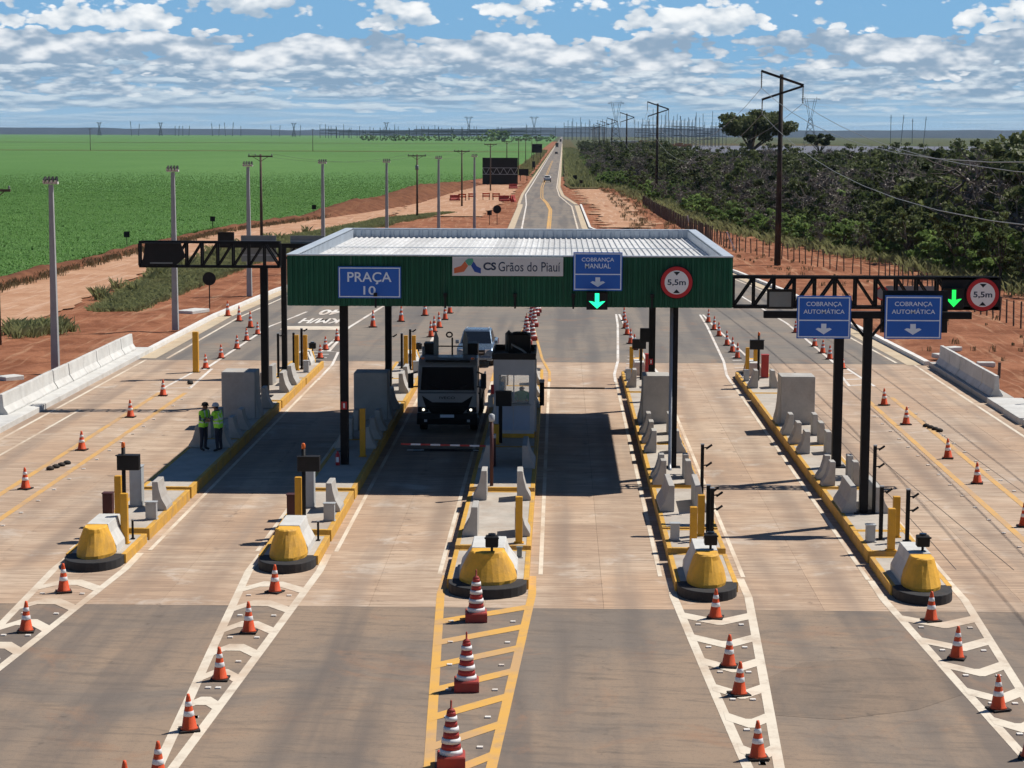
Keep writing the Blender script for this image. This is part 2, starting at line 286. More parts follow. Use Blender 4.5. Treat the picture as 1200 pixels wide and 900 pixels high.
def conc_pave():
    m, t, b = new_mat('concrete_pavement'); pos = t.n('ShaderNodeNewGeometry').outputs['Position']
    sp = t.n('ShaderNodeSeparateXYZ'); t.L.new(pos, sp.inputs[0]); X, Y, Z = sp.outputs
    big = t.noise(pos, 0.16, 6, 0.6, 0.6); mid = t.noise(t.xyz(t.m('MULTIPLY', X, 0.35), t.m('MULTIPLY', Y, 1.6)), 1.0, 7, 0.66)
    tine = t.noise(t.xyz(t.m('MULTIPLY', X, 0.5), t.m('MULTIPLY', Y, 9.0)), 1.0, 5, 0.72)
    wheel = t.noise(t.xyz(t.m('MULTIPLY', X, 1.1), t.m('MULTIPLY', Y, 0.05), 4.0), 1.0, 4, 0.5)
    col = t.mix(t.ss(big, 0.32, 0.68), (0.555, 0.43, 0.32), (0.475, 0.325, 0.22))
    col = t.mix(t.m('MULTIPLY', t.ss(mid, 0.42, 0.66), 0.6), col, (0.34, 0.235, 0.165))
    col = t.mix(t.m('MULTIPLY', t.ss(tine, 0.45, 0.62), 0.78), col, (0.29, 0.20, 0.14))
    col = t.mix(t.m('MULTIPLY', t.ss(wheel, 0.50, 0.72), 0.42), col, (0.25, 0.20, 0.165))
    pale = t.noise(pos, 0.45, 5, 0.7, 0.4); col = t.mix(t.m('MULTIPLY', t.ss(pale, 0.54, 0.74), 0.6), col, (0.64, 0.57, 0.49))

    q = t.m('ABSOLUTE', t.m('SUBTRACT', t.m('MULTIPLY', t.m('FRACT', t.m('DIVIDE', t.m('ADD', X, 12.95), 5.58)), 5.58), 2.79)); q = t.m('ABSOLUTE', t.m('SUBTRACT', q, 0.92))
    tk = t.m('MULTIPLY', t.m('SUBTRACT', 1.0, t.ss(q, 0.05, 0.55)), t.ss(t.noise(t.xyz(t.m('MULTIPLY', X, .35), t.m('MULTIPLY', Y, .06), 7.0), 1.0, 5, .6), .38, .66)); col = t.mix(t.m('MULTIPLY', tk, 0.55), col, (0.22, 0.165, 0.13))
    q2 = t.m('ABSOLUTE', t.m('SUBTRACT', t.m('MULTIPLY', t.m('FRACT', t.m('DIVIDE', t.m('ADD', X, 12.95), 5.58)), 5.58), 2.79)); dr = t.m('MULTIPLY', t.m('SUBTRACT', 1.0, t.ss(q2, 0.05, 0.5)), t.ss(t.noise(pos, 2.2, 4, .6), .58, .68)); col = t.mix(t.m('MULTIPLY', dr, .45), col, (0.07, 0.055, 0.045))
    oi = t.n('ShaderNodeObjectInfo').outputs['Random']
    col = t.mix(1.0, col, t.mix(oi, (0.93, 0.93, 0.93), (1.05, 1.04, 1.02)), 'MULTIPLY')
    t.L.new(col, b.inputs['Base Color']); b.inputs['Roughness'].default_value = 0.86; b.inputs['Specular IOR Level'].default_value = 0.3
    bumpn(t, b, t.m('ADD', tine, t.m('MULTIPLY', mid, 0.6)), 0.012, 0.8); return m
def asphalt(name, base, dust, near):
    m, t, b = new_mat(name); pos = t.n('ShaderNodeNewGeometry').outputs['Position']
    sp = t.n('ShaderNodeSeparateXYZ'); t.L.new(pos, sp.inputs[0]); X, Y, Z = sp.outputs
    big = t.noise(pos, 0.11, 8, 0.70, 1.2); st = t.noise(t.xyz(t.m('MULTIPLY', X, 0.55), t.m('MULTIPLY', t.m('ADD', Y, t.m('MULTIPLY', X, .12)), 3.2)), 1.0, 7, 0.74, 0.5)
    wheel = t.noise(t.xyz(t.m('MULTIPLY', X, 0.75), t.m('MULTIPLY', Y, 0.035), 2.0), 1.0, 4, 0.5)
    grain = t.noise(pos, 34.0, 3, 0.7)
    col = t.mix(t.m('MULTIPLY', t.ss(big, 0.38, 0.60), 0.95), base, dust)
    col = t.mix(t.m('MULTIPLY', t.ss(st, 0.47, 0.66), 0.5), col, tuple(x*0.58 for x in base))
    col = t.mix(t.m('MULTIPLY', t.ss(wheel, 0.46, 0.64), 0.68), col, (base[0]*.62, base[1]*.64, base[2]*.70))
    red = t.noise(pos, 0.30, 7, 0.7, 1.0); col = t.mix(t.m('MULTIPLY', t.ss(red, 0.54, 0.70), 0.5), col, (0.34, 0.19, 0.11)); oil = t.noise(pos, 0.55, 7, 0.75, 0.8); col = t.mix(t.m('MULTIPLY', t.ss(oil, 0.58, 0.72), 0.45), col, tuple(x*0.5 for x in base))

    q = t.m('ABSOLUTE', t.m('SUBTRACT', t.m('MULTIPLY', t.m('FRACT', t.m('DIVIDE', t.m('ADD', X, 12.95), 5.58)), 5.58), 2.79)); q = t.m('ABSOLUTE', t.m('SUBTRACT', q, 0.92))
    tk = t.m('MULTIPLY', t.m('SUBTRACT', 1.0, t.ss(q, 0.05, 0.55)), t.ss(t.noise(t.xyz(t.m('MULTIPLY', X, .35), t.m('MULTIPLY', Y, .06), 7.0), 1.0, 5, .6), .38, .66)); col = t.mix(t.m('MULTIPLY', tk, 0.6), col, (base[0]*.56, base[1]*.60, base[2]*.68))
    q2 = t.m('ABSOLUTE', t.m('SUBTRACT', t.m('MULTIPLY', t.m('FRACT', t.m('DIVIDE', t.m('ADD', X, 12.95), 5.58)), 5.58), 2.79)); dr = t.m('MULTIPLY', t.m('SUBTRACT', 1.0, t.ss(q2, 0.05, 0.5)), t.ss(t.noise(pos, 2.2, 4, .6), .58, .68)); col = t.mix(t.m('MULTIPLY', dr, .45), col, (0.07, 0.055, 0.045))
    ag = t.noise(pos, 11.0, 3, 0.7); col = t.mix(t.m('MULTIPLY', t.ss(ag, .5, .7), .3), col, tuple(x*.6 for x in base)); col = t.mix(t.m('MULTIPLY', grain, 0.30), col, tuple(x*0.55 for x in base))
    t.L.new(col, b.inputs['Base Color']); b.inputs['Roughness'].default_value = 0.85; b.inputs['Specular IOR Level'].default_value = 0.3
    bumpn(t, b, t.m('ADD', grain, t.m('MULTIPLY', st, 0.6)), 0.008, 0.7); return m
def soil(name, a, c2, pale, scale=0.35, bump=0.05, green=0.0):
    m, t, b = new_mat(name); pos = t.n('ShaderNodeNewGeometry').outputs['Position']
    sp = t.n('ShaderNodeSeparateXYZ'); t.L.new(pos, sp.inputs[0]); X, Y, Z = sp.outputs
    n1 = t.noise(pos, scale, 8, 0.65, 0.5); n2 = t.noise(pos, scale*9, 6, 0.7)
    tr = t.noise(t.xyz(t.m('MULTIPLY', X, 1.6), t.m('MULTIPLY', Y, 0.10)), 1.0, 5, 0.6, 0.6)
    col = t.mix(t.ss(n1, 0.36, 0.64), a, c2); col = t.mix(t.m('MULTIPLY', t.ss(tr, 0.52, 0.66), 0.6), col, pale)
    col = t.mix(t.m('MULTIPLY', t.ss(n2, 0.52, 0.7), 0.55), col, tuple(x*0.5 for x in a))
    if green:
        g = t.noise(pos, 0.02, 7, 0.66); col = t.mix(t.m('MULTIPLY', t.ss(g, 0.42, 0.58), green), col, (0.055, 0.085, 0.025))
    t.L.new(col, b.inputs['Base Color']); b.inputs['Roughness'].default_value = 0.95; b.inputs['Specular IOR Level'].default_value = 0.1
    bumpn(t, b, t.m('ADD', n1, t.m('MULTIPLY', n2, 0.5)), bump); return m
def foliage(name, dark, lite, trans=0.25, scale=0.6):
    """leaf colour that varies clump by clump and plant by plant"""
    m, t, b = new_mat(name); pos = t.n('ShaderNodeNewGeometry').outputs['Position']
    oi = t.n('ShaderNodeObjectInfo').outputs['Random']
    n = t.noise(pos, scale, 4, 0.6); n2 = t.noise(pos, scale*8, 3, 0.6)
    f = t.m('ADD', t.m('MULTIPLY', n, 0.5), t.m('ADD', t.m('MULTIPLY', oi, 0.28), t.m('MULTIPLY', n2, 0.3)))
    col = t.mix(t.ss(f, 0.32, 0.78), dark, lite); t.L.new(col, b.inputs['Base Color'])
    b.inputs['Roughness'].default_value = 0.6; b.inputs['Specular IOR Level'].default_value = 0.25
    tr = t.n('ShaderNodeBsdfTranslucent'); t.L.new(col, tr.inputs[0]); mx = t.n('ShaderNodeMixShader'); mx.inputs[0].default_value = trans
    t.L.new(b.outputs[0], mx.inputs[1]); t.L.new(tr.outputs[0], mx.inputs[2]); t.L.new(mx.outputs[0], t.N['Material Output'].inputs[0]); return m
def field_mat():
    m, t, b = new_mat('crop_field'); pos = t.n('ShaderNodeNewGeometry').outputs['Position']
    sp = t.n('ShaderNodeSeparateXYZ'); t.L.new(pos, sp.inputs[0]); X, Y, Z = sp.outputs
    n1 = t.noise(pos, 1.1, 6, 0.7); n2 = t.noise(t.xyz(t.m('MULTIPLY', X, 0.012), t.m('MULTIPLY', Y, 0.004)), 1.0, 6, 0.6)
    n3 = t.noise(pos, 0.07, 6, 0.65)
    col = t.mix(t.ss(n1, 0.34, 0.66), (0.068, 0.160, 0.042), (0.110, 0.220, 0.060))
    col = t.mix(t.m('MULTIPLY', t.ss(n2, 0.4, 0.68), 0.5), col, (0.125, 0.24, 0.07)); col = t.mix(t.m('MULTIPLY', t.ss(n3, 0.5, 0.72), 0.4), col, (0.065, 0.15, 0.042))
    t.L.new(col, b.inputs['Base Color']); b.inputs['Roughness'].default_value = 0.9; b.inputs['Specular IOR Level'].default_value = 0.1
    bumpn(t, b, n1, 0.12); return m
def paint(name, c, wear=0.5):
    m, t, b = new_mat(name); pos = t.n('ShaderNodeNewGeometry').outputs['Position']
    n = t.noise(pos, 1.6, 8, 0.72); n2 = t.noise(pos, 0.35, 6, 0.6)
    col = t.mix(t.m('MULTIPLY', t.ss(n, 0.46, 0.74), wear), c, (0.34, 0.25, 0.18)); col = t.mix(t.m('MULTIPLY', t.ss(n2, 0.42, 0.66), wear), col, (0.44, 0.29, 0.18))
    t.L.new(col, b.inputs['Base Color']); b.inputs['Roughness'].default_value = 0.75; return m
M.update(slab=conc_pave(), asphn=asphalt('dusty_asphalt', (0.215, 0.175, 0.142), (0.335, 0.24, 0.165), True), asphf=asphalt('road_asphalt', (0.205, 0.182, 0.158), (0.28, 0.23, 0.18), False),
    soil=soil('red_soil', (0.20, 0.075, 0.038), (0.34, 0.145, 0.078), (0.44, 0.25, 0.15), 0.30, 0.18), soild=soil('dark_red_soil', (0.13, 0.055, 0.030), (0.20, 0.085, 0.045), (0.22, 0.105, 0.055), 0.5, 0.12),
    dirt=soil('dirt_road', (0.40, 0.215, 0.125), (0.50, 0.30, 0.19), (0.58, 0.40, 0.29), 0.25, 0.08), scrubg=soil('scrub_ground', (0.11, 0.075, 0.035), (0.075, 0.085, 0.028), (0.12, 0.09, 0.045), 0.3, 0.1),
    plain=soil('plain_ground', (0.10, 0.085, 0.045), (0.075, 0.085, 0.035), (0.12, 0.1, 0.05), 0.01, 0.0, 0.8),
    gravel=pm('grey_gravel', (0.13, 0.135, 0.165), 0.95, 0, 0.12, 0.05), gutter=pm('sandy_gutter', (0.52, 0.42, 0.29), 0.9, 0, 0.15, 0.8, 0.0, 0.5, (0.40, 0.24, 0.13)),
    asphp=asphalt('patch_asphalt', (0.185, 0.148, 0.118), (0.30, 0.212, 0.145), True), field=field_mat(), wmark=paint('white_road_paint', (0.70, 0.62, 0.50), 0.6), wfresh=paint('fresh_white_road_paint', (0.74, 0.70, 0.64), 0.5), ymark=paint('yellow_road_paint', (0.66, 0.36, 0.07), 0.65), yfade=paint('faded_yellow_paint', (0.62, 0.35, 0.10), 0.75),
    crop=foliage('crop_leaf', (0.068, 0.180, 0.044), (0.150, 0.30, 0.080), 0.4, 0.10), weed=foliage('verge_weed', (0.15, 0.165, 0.065), (0.27, 0.28, 0.13), 0.45, 0.5), weedred=foliage('dry_weed', (0.14, 0.11, 0.055), (0.27, 0.20, 0.10), 0.2, 0.6),
    leafd=foliage('scrub_leaf_dark', (0.052, 0.070, 0.028), (0.15, 0.175, 0.07), 0.35, 0.25), leafm=foliage('scrub_leaf_mid', (0.075, 0.105, 0.034), (0.19, 0.22, 0.085), 0.4, 0.25), leafb=foliage('shrub_leaf_bright', (0.10, 0.165, 0.045), (0.24, 0.33, 0.10), 0.5, 0.4),
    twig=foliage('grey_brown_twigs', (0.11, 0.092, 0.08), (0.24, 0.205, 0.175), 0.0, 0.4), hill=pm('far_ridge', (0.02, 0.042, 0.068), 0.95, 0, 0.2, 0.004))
# ------------------------------------------------------------------ ground, field, roads
def sheet(name, pts, z, mat, kind='structure', parent=None):
    me = bpy.data.meshes.new(name); me.from_pydata([(x, y, z) for x, y in pts], [], [tuple(range(len(pts)))]); me.materials.append(mat)
    o = bpy.data.objects.new(name, me); link(o, parent)
    if kind: o['kind'] = kind
    return o
def strip(name, Ys, L, R, z, mat, step=1.0, jit=0.0, parent=None, kind='structure', y0=None, y1=None):
    ys = np.arange(y0 if y0 is not None else Ys[0], (y1 if y1 is not None else Ys[-1])+step*.5, step)
    l = np.interp(ys, Ys, L); r = np.interp(ys, Ys, R)
    if jit: l = l+(fbm(ys*.35, ys*0, 4, 3)-.47)*jit; r = r+(fbm(ys*.35, ys*0+9, 4, 5)-.47)*jit
    n = len(ys); V = np.zeros((n*2, 3)); V[0::2, 0] = l; V[1::2, 0] = r; V[0::2, 1] = ys; V[1::2, 1] = ys; V[:, 2] = z
    i = np.arange(n-1)*2; Fq = np.stack([i, i+1, i+3, i+2], 1)
    o = bpy.data.objects.new(name, npmesh(name, V, Fq, [mat])); link(o, parent)
    if kind: o['kind'] = kind
    return o
EY = [0, 106, 130, 152, 180, 210, 232, 255, 333, 345, 399, 470, 1222, 4500, 9000]
EL_ = [-22.4, -22.4, -22.4, -21.4, -18.2, -13.4, -9.6, -6.6, -7.0, -7.2, -7.6, -7.5, -6.3, -0.7, 7]
RY = [0, 92, 106, 128, 152, 175, 200, 230, 256, 338, 389, 450, 535, 1222, 4500, 9000]
ER_ = [19.4, 19.4, 19.2, 18.3, 17.3, 15.3, 11.5, 6.5, 3.8, 3.5, 1.0, 0.2, 0.4, 1.6, 6.3, 13]
sheet('ground', [(-9000, -600), (9000, -600), (9000, 14000), (-9000, 14000)], -0.25, M['plain'])
def soil_ground():
    xs = np.arange(-50, 60.1, .6); ys = np.arange(14, 566, .8); XX, YY = np.meshgrid(xs, ys)
    l = np.interp(YY, EY, EL_); r = np.interp(YY, RY, ER_)
    d = np.maximum(l-XX, XX-r); w = np.clip((d-.3)/1.6, 0, 1)
    h = (fbm(XX*.22, YY*.22, 4, 2)-.47)*.34+(fbm(XX*1.1, YY*.5, 3, 8)-.44)*.22
    tr = np.sin((XX+3*fbm(XX*.03, YY*.03, 3, 4))*2.2)*.05*vnoise(XX*.1, YY*.05, 5)
    dirt = (XX < -33)*.6
    Z = np.where(w > 0, -.06+w*(.05+(h+tr)*(1-dirt)), -.08)
    n, m = XX.shape; V = np.stack([XX, YY, Z], -1).reshape(-1, 3); idx = np.arange(n*m).reshape(n, m)
    Fq = np.stack([idx[:-1, :-1], idx[:-1, 1:], idx[1:, 1:], idx[1:, :-1]], -1).reshape(-1, 4)
    o = bpy.data.objects.new('red_soil_ground', npmesh('red_soil_ground', V, Fq, [M['soil']], smooth=True)); link(o); o['kind'] = 'structure'
soil_ground()
FY = [90, 158, 176, 206, 243, 280, 347, 485, 588, 1003, 3000, 5200]; FX = [-44.6, -44.3, -44.1, -43.6, -42, -35.5, -31, -26.5, -15.5, -13.6, -11, -9]
strip('crop_field', FY, [-.30*y-60 for y in FY], FX, 0.12, M['field'], 6.0, 0.0)
strip('field_track', [1296, 1312], [-380, -384], [-14, -14], .3, M['soild'], 8.0)
strip('field_track', [2300, 2345], [-680, -690], [-13, -13], .3, M['scrubg'], 22.0)
sheet('far_crop_field', [(-2600, 5200), (-9, 5200), (-9, 9000), (-4200, 9000)], 0.1, M['field'])
strip('dirt_road', [60, 122, 134, 182, 200, 243, 260, 280, 300, 347], [-44.5, -44.5, -44.3, -44, -43.7, -42, -38, -34.0, -31, -25], [-34, -34.3, -33.5, -35.8, -34, -31, -28, -26, -24, -16], 0.07, M['dirt'], 1.0, 3.0)
strip('dirt_yard', [290, 345, 400, 470], [-24, -26, -22, -18], [-11, -10, -9.2, -9.2], 0.13, M['dirt'], 1.5, 3.0)
strip('track_soil', [258, 300, 340, 380, 437], [6.0, 5.5, 5.2, 4.0, 3.0], [12.5, 12.0, 12.4, 11.5, 8.5], 0.09, M['dirt'], 0.7, 5.0)
def bank(name, Ys, Xc, wid, hgt, mat, seed):
    ys = np.arange(Ys[0], Ys[-1], 1.0); t = np.linspace(-1, 1, 11); c = np.interp(ys, Ys, Xc); w = np.interp(ys, Ys, wid); h = np.interp(ys, Ys, hgt)
    XX = c[:, None]+t[None, :]*w[:, None]/2; YY = np.repeat(ys[:, None], 11, 1)
    Z = (1-t[None, :]**2)*h[:, None]*(.55+.9*fbm(XX*.4, YY*.25, 4, seed))+(fbm(XX*1.5, YY*.8, 3, seed+3)-.44)*.35*(h[:, None]) - .05
    V = np.stack([XX, YY, Z], -1).reshape(-1, 3); idx = np.arange(len(ys)*11).reshape(-1, 11)
    Fq = np.stack([idx[:-1, :-1], idx[:-1, 1:], idx[1:, 1:], idx[1:, :-1]], -1).reshape(-1, 4)
    o = bpy.data.objects.new(name, npmesh(name, V, Fq, [mat], smooth=True)); link(o); o['kind'] = 'structure'
bank('soil_bank', [95, 158, 206, 243, 268, 282], [-44.2, -43.9, -43.2, -41.4, -37.2, -34.5], [2.6, 2.6, 2.6, 2.4, 3, 3], [.7, .7, .6, .6, .8, .8], M['soild'], 11)
bank('soil_heap', [280, 310, 345, 400, 440, 478], [-35, -32.5, -28.5, -26.5, -24, -20], [4, 9, 10, 10, 9, 5], [.7, 1.3, 1.7, 1.8, 1.4, .7], M['soild'], 21)
sheet('scrub_ground', [(39, 146), (60, 150), (2600, 1500), (2600, 2600), (40, 2600), (4.5, 900), (2.8, 480), (13.8, 440), (18.8, 307), (23, 262), (27.9, 214), (31, 205), (33, 190), (36, 160)], 0.12, M['scrubg'])
strip('right_verge', [440, 470, 900, 2500, 4400], [2.2, 1.2, 1.8, 4, 7.0], [9, 8, 12, 16, 22], 0.16, M['scrubg'], 12.0, 1.0)
strip('left_verge', [480, 560, 1000, 3000], [-20, -16, -14, -11.5], [-8.2, -8, -7.2, -4], 0.16, M['soil'], 10.0, 2.0)
sheet('gravel_yard', [(46, 660), (330, 660), (1120, 2100), (110, 2100)], 0.2, M['gravel'])
sheet('far_green_plain', [(300, 2120), (3000, 2120), (3000, 5000), (500, 5000)], 0.25, M['plain'])
# pavements
near = sheet('asphalt_apron', [(-30, 12), (30, 12), (30, 49.99), (-30, 49.99)], 0.0, M['asphn'])
sheet('asphalt_patch', [(4.3, 43.0), (5.6, 44.9), (7.4, 45.4), (9.0, 44.8), (9.0, 42.6), (7.6, 41.2), (5.8, 40.4), (4.5, 40.7)], 0.004, M['asphp'], None, near)
sheet('slab_bed', [(-22.4, 49.9), (19.4, 49.9), (19.4, 105.5), (-22.4, 105.5)], -0.03, M['blackp'])
slab = bpy.data.objects.new('concrete_plaza', None); link(slab); slab['kind'] = 'structure'
XB = [-22.4, -20.2, -15.9, -12.95, -10.2, -7.5, -4.8, -1.85, 1.2, 4.0, 6.8, 9.65, 12.05, 17.4, 19.4]
for i in range(14):
    w = XB[i+1]-XB[i]; pm_ = MB().box(0.003, w-.003, 0.002, 5.54-.002, -.12, 0).mesh('panel', M['slab'])
    for j in range(10):
        o = bpy.data.objects.new('panel', pm_); link(o, slab); o.location = (XB[i], 50+j*5.54, random.uniform(-.0015, .0015))
far = strip('asphalt_road', EY, EL_, list(np.interp(EY, RY, ER_)), 0.0, M['asphf'], 6.0, 0, None, 'structure', 105.45, 9000)
# exact edges for the near tapers are finer than the sheet
def ribbon(name, pts, w, mat, z=0.006, parent=slab, h=0.0):
    P_ = [Vector((x, y, 0)) for x, y in pts]; n = len(P_); A = []; B = []
    for i, p in enumerate(P_):
        d = (P_[min(i+1, n-1)]-P_[max(i-1, 0)]).normalized(); s = Vector((d.y, -d.x, 0))*w/2; q0 = (P_[i]-P_[i-1]).normalized() if i else d; s = s/max(.45, abs(q0.dot(d)) if 0 < i < n-1 else 1); A.append(p-s); B.append(p+s)
    m = MB()
    if h:
        for i in range(n-1):
            a, b, c, d = A[i], B[i], B[i+1], A[i+1]
            m.add([(q.x, q.y, zz) for zz in (z, z+h) for q in (a, b, c, d)], [(4,5,6,7), (0,1,5,4), (1,2,6,5), (2,3,7,6), (3,0,4,7)])
    else:
        m.add([(q.x, q.y, z) for q in A+B], [(i, n+i, n+i+1, i+1) for i in range(n-1)])
    return m.build(name, mat, parent)
def dense(Ys, Xs, a, b, off=0.0, st=2.0): return [(float(np.interp(y, Ys, Xs))+off, float(y)) for y in np.arange(a, b+.01, st)]
# kerbs and gutters along the far approach
ribbon('white_kerb', dense(EY, EL_, 106.5, 250, -.12), 0.30, M['wpaint'], -.02, far, 0.24)
ribbon('gutter', dense(EY, EL_, 106, 345, .48), 0.85, M['gutter'], 0.012, far)
ribbon('edge_line', dense(EY, EL_, 106, 250, 1.5), 0.16, M['wmark'], 0.010, far)
ribbon('white_kerb', dense(RY, ER_, 105, 340, .12), 0.30, M['wpaint'], -.02, far, 0.24)
ribbon('gutter', dense(RY, ER_, 105, 340, -.5), 0.85, M['gutter'], 0.012, far)
ribbon('edge_line', dense(RY, ER_, 106, 250, -1.3), 0.16, M['wmark'], 0.010, far)
ribbon('shoulder', dense(EY, EL_, 345, 2400, .25, 12), 0.5, M['gutter'], 0.012, far); ribbon('shoulder', dense(RY, ER_, 345, 2400, -.3, 12), 0.6, M['gutter'], 0.012, far)
LY = [255, 341, 399, 472, 1222, 4500]; LX = [-4.75, -5.6, -6.7, -6.5, -5.3, 0.3]; RX = [2.35, 2.06, 0.0, -.6, .9, 5.4]
ribbon('edge_line', dense(LY, LX, 250, 2600, 0, 6), 0.22, M['wfresh'], 0.02, far); ribbon('edge_line', dense([255, 334, 389, 450, 1222, 4500], RX, 250, 2600, 0, 6), 0.22, M['wmark'], 0.02, far)
CY = [235, 255, 319, 350, 378, 450, 763, 1222, 4500]; CX = [-1.4, -1.34, -1.41, -2.2, -3.3, -3.9, -3.5, -2.4, 2.8]
ribbon('centre_line', dense(CY, CX, 235, 900, -.2, 5), 0.15, M['ymark'], 0.02, far); ribbon('centre_line', dense(CY, CX, 235, 900, .2, 5), 0.15, M['ymark'], 0.02, far)
ribbon('centre_line', dense(CY, CX, 235, 372, -.02, 5), 0.22, M['yfade'], 0.018, far)
# plaza markings
def stud(x, y): return bx('road_stud', M['wfresh'], slab, x-.06, x+.06, y-.05, y+.05, 0.004, 0.03)
def gore(x0, x1, ynose, xa, ya, mat, style, yn2=None):
    xc = (x0+x1)/2; y1 = ynose+.9; w0 = .21
    ribbon('gore_line', [(x0-.08, y1+2.2), (x0-.10, y1), (x0*.55+xa*.45-.12, y1*.55+ya*.45), (xa-.12, ya)], w0, mat)
    ribbon('gore_line', [(x1+.08, y1+2.2), (x1+.10, y1), (x1*.55+xa*.45+.12, y1*.55+ya*.45), (xa+.12, ya)], w0, mat, 0.0075)
    y = ynose-1.1
    while y > ya+(4.6 if style != 'd' else 2.0):
        t = (y-ya)/(y1-ya); l = xa-.12+(x0+.02-xa)*t; r = xa+.12+(x1-.02-xa)*t; c = (l+r)/2; k = .38*min(1, (r-l)/1.4)+.1
        if style == 'v': pts = [(l-.02, y), (c-.06, y-k*1.5), (c+.06, y-k*1.5), (r+.02, y)]
        elif style == 'a': pts = [(l-.02, y-k), (l*.72+r*.28, y+k*.7), (l*.42+r*.58, y+k*.7), (r+.02, y-k)]
        else: pts = [(l-.02, y-1.1), (r+.02, y+.6)]
        th = .62 if style != 'd' else .52; n_ = len(pts)
        MB().add([(px_, py_-th/2, .009) for px_, py_ in pts]+[(px_, py_+th/2, .009) for px_, py_ in pts], [(q_, q_+1, n_+q_+1, n_+q_) for q_ in range(n_-1)]).build('gore_bar', mat, slab)
        stud(l+.35, y-1.0); stud(r-.35, y-1.0); y -= 2.2 if style != 'd' else 2.05
ISL = [(-13.78, -12.08, 53.7, 103.6), (-8.36, -6.68, 53.7, 103.6), (-2.92, -.75, 50.9, 101.0), (3.12, 4.78, 50.8, 100.2), (8.75, 10.36, 50.6, 100.2)]
gore(-13.8, -12.05, 53.2, -13.05, 37.5, M['wmark'], 'a'); gore(-8.4, -6.65, 53.2, -7.42, 36.2, M['wmark'], 'a'); gore(-2.95, -.75, 50.6, -1.8, 26.0, M['ymark'], 'd')
gore(3.15, 4.9, 50.5, 3.95, 33.5, M['wmark'], 'v'); gore(8.6, 10.5, 50.4, 9.45, 33.5, M['wmark'], 'v')
for i, (x0, x1, a, b) in enumerate(ISL):
    far_l = M['ymark'] if i == 2 else M['wfresh']; near_l = M['wfresh']; xc = (x0+x1)/2; tip = 134 if i in (2, 3, 4) else 118
    for sgn, xe in ((-1, x0), (1, x1)):
        ribbon('island_line', [(xe+sgn*.30, a+3), (xe+sgn*.30, 90), (xe+sgn*.30, 97)], .12, M['wmark'])
        if not (i == 1 and sgn < 0): ribbon('island_line', [(xe+sgn*.33, 97), (xe+sgn*.30, b), (xe*.7+xc*.3+sgn*.2, b+6), (xc+sgn*.22, tip-8), (xc+sgn*.10, tip)], .14, far_l, 0.012)
    for k in range(5): ribbon('gore_bar', [(x0+.25+k*.1, b+1.3+k*1.7), (x1-.25-k*.1, b+1.5+k*1.7)], .22, far_l, 0.015)
for x in (-18.6, -17.4): ribbon('yellow_line', [(x, 56), (x+.1, 92)], .22, M['yfade'])
for x in (14.0, 15.25): ribbon('yellow_line', [(x-.1, 54), (x+.1, 92)], .22, M['yfade'])
for k in range(16):
    stud(-17.0, 58+k*2.1); stud(13.55, 56+k*2.1); stud(15.5, 57+k*2.1)
for x in (-18.65, -17.4): ribbon('white_line', [(x, 93.5), (x*.5-9.02, 101.5)], .15, M['wfresh'])
ribbon('white_line', [(-18.65, 93.6), (-17.4, 93.8)], .18, M['wfresh']); ribbon('white_line', [(-18.03, 101), (-18.03, 124), (-17.3, 131)], .17, M['wfresh'], .014)
for x in (14.0, 15.2): ribbon('white_line', [(x, 96), (x*.5+7.3, 103.5)], .15, M['wfresh'])
for k in range(3): ribbon('white_line', [(14.1+k*.1, 96.3+k*2.3), (15.1-k*.1, 96.6+k*2.3)], .2, M['wfresh'])
ribbon('white_line', [(14.6, 103), (14.6, 128), (13.6, 150)], .17, M['wfresh'], .014)
for x in (-21.9, 18.7): ribbon('edge_line', [(x, 40), (x, 105.4)], .14, M['wmark'])
ribbon('faint_line', [(-20.85, 70), (-20.8, 86)], .12, M['wmark'])
ribbon('stop_line', [(-17.1, 123.2), (-13.2, 123.2)], 2.3, M['wmark'], .016, far); ribbon('stop_line', [(-16.2, 143), (-12.2, 143)], 1.0, M['wmark'], .016, far)
ribbon('white_line', [(-13.1, 118), (-13.0, 124), (-12.1, 142), (-9.5, 165)], .2, M['wfresh'], .018, far); ribbon('white_line', [(-17.3, 131), (-17.0, 134.5)], .2, M['wfresh'], .018, far)
for x in (10.2, 11.2): ribbon('lane_dash', [(x, 140), (x-.1, 145)], .14, M['wfresh'], .016, far)
for k in range(3): ribbon('saw_cut', [((11.1, 12.7, 16.0)[k], 55), ((11.2, 10.9, 15.0)[k], 106)], .022, M['blackp'], .004)
# raised ledges under the edge barriers, and the shoulder ledge
for nm, x0, x1, y0, y1 in (('barrier_ledge', -23.9, -22.35, 40, 109.5),):
    o = bx(nm, M['concw'], None, x0, x1, y0, y1, -.1, .24, .02); o['kind'] = 'structure'
o = bx('barrier_ledge', M['conc'], None, 19.35, 20.6, 90.2, 104.6, -.1, .24, .02); o['kind'] = 'structure'
for k, (a, b, dx) in enumerate(((86.6, 90.0, .0), (83.4, 86.4, -.05), (79.9, 83.2, .04), (76.0, 79.7, 0), (72, 75.8, .05))):
    o = bx('ledge_block', M['concw'], None, 19.3+dx, 20.9+dx, a, b, -.1, .27+.02*(k % 2), .03); o['kind'] = 'structure'
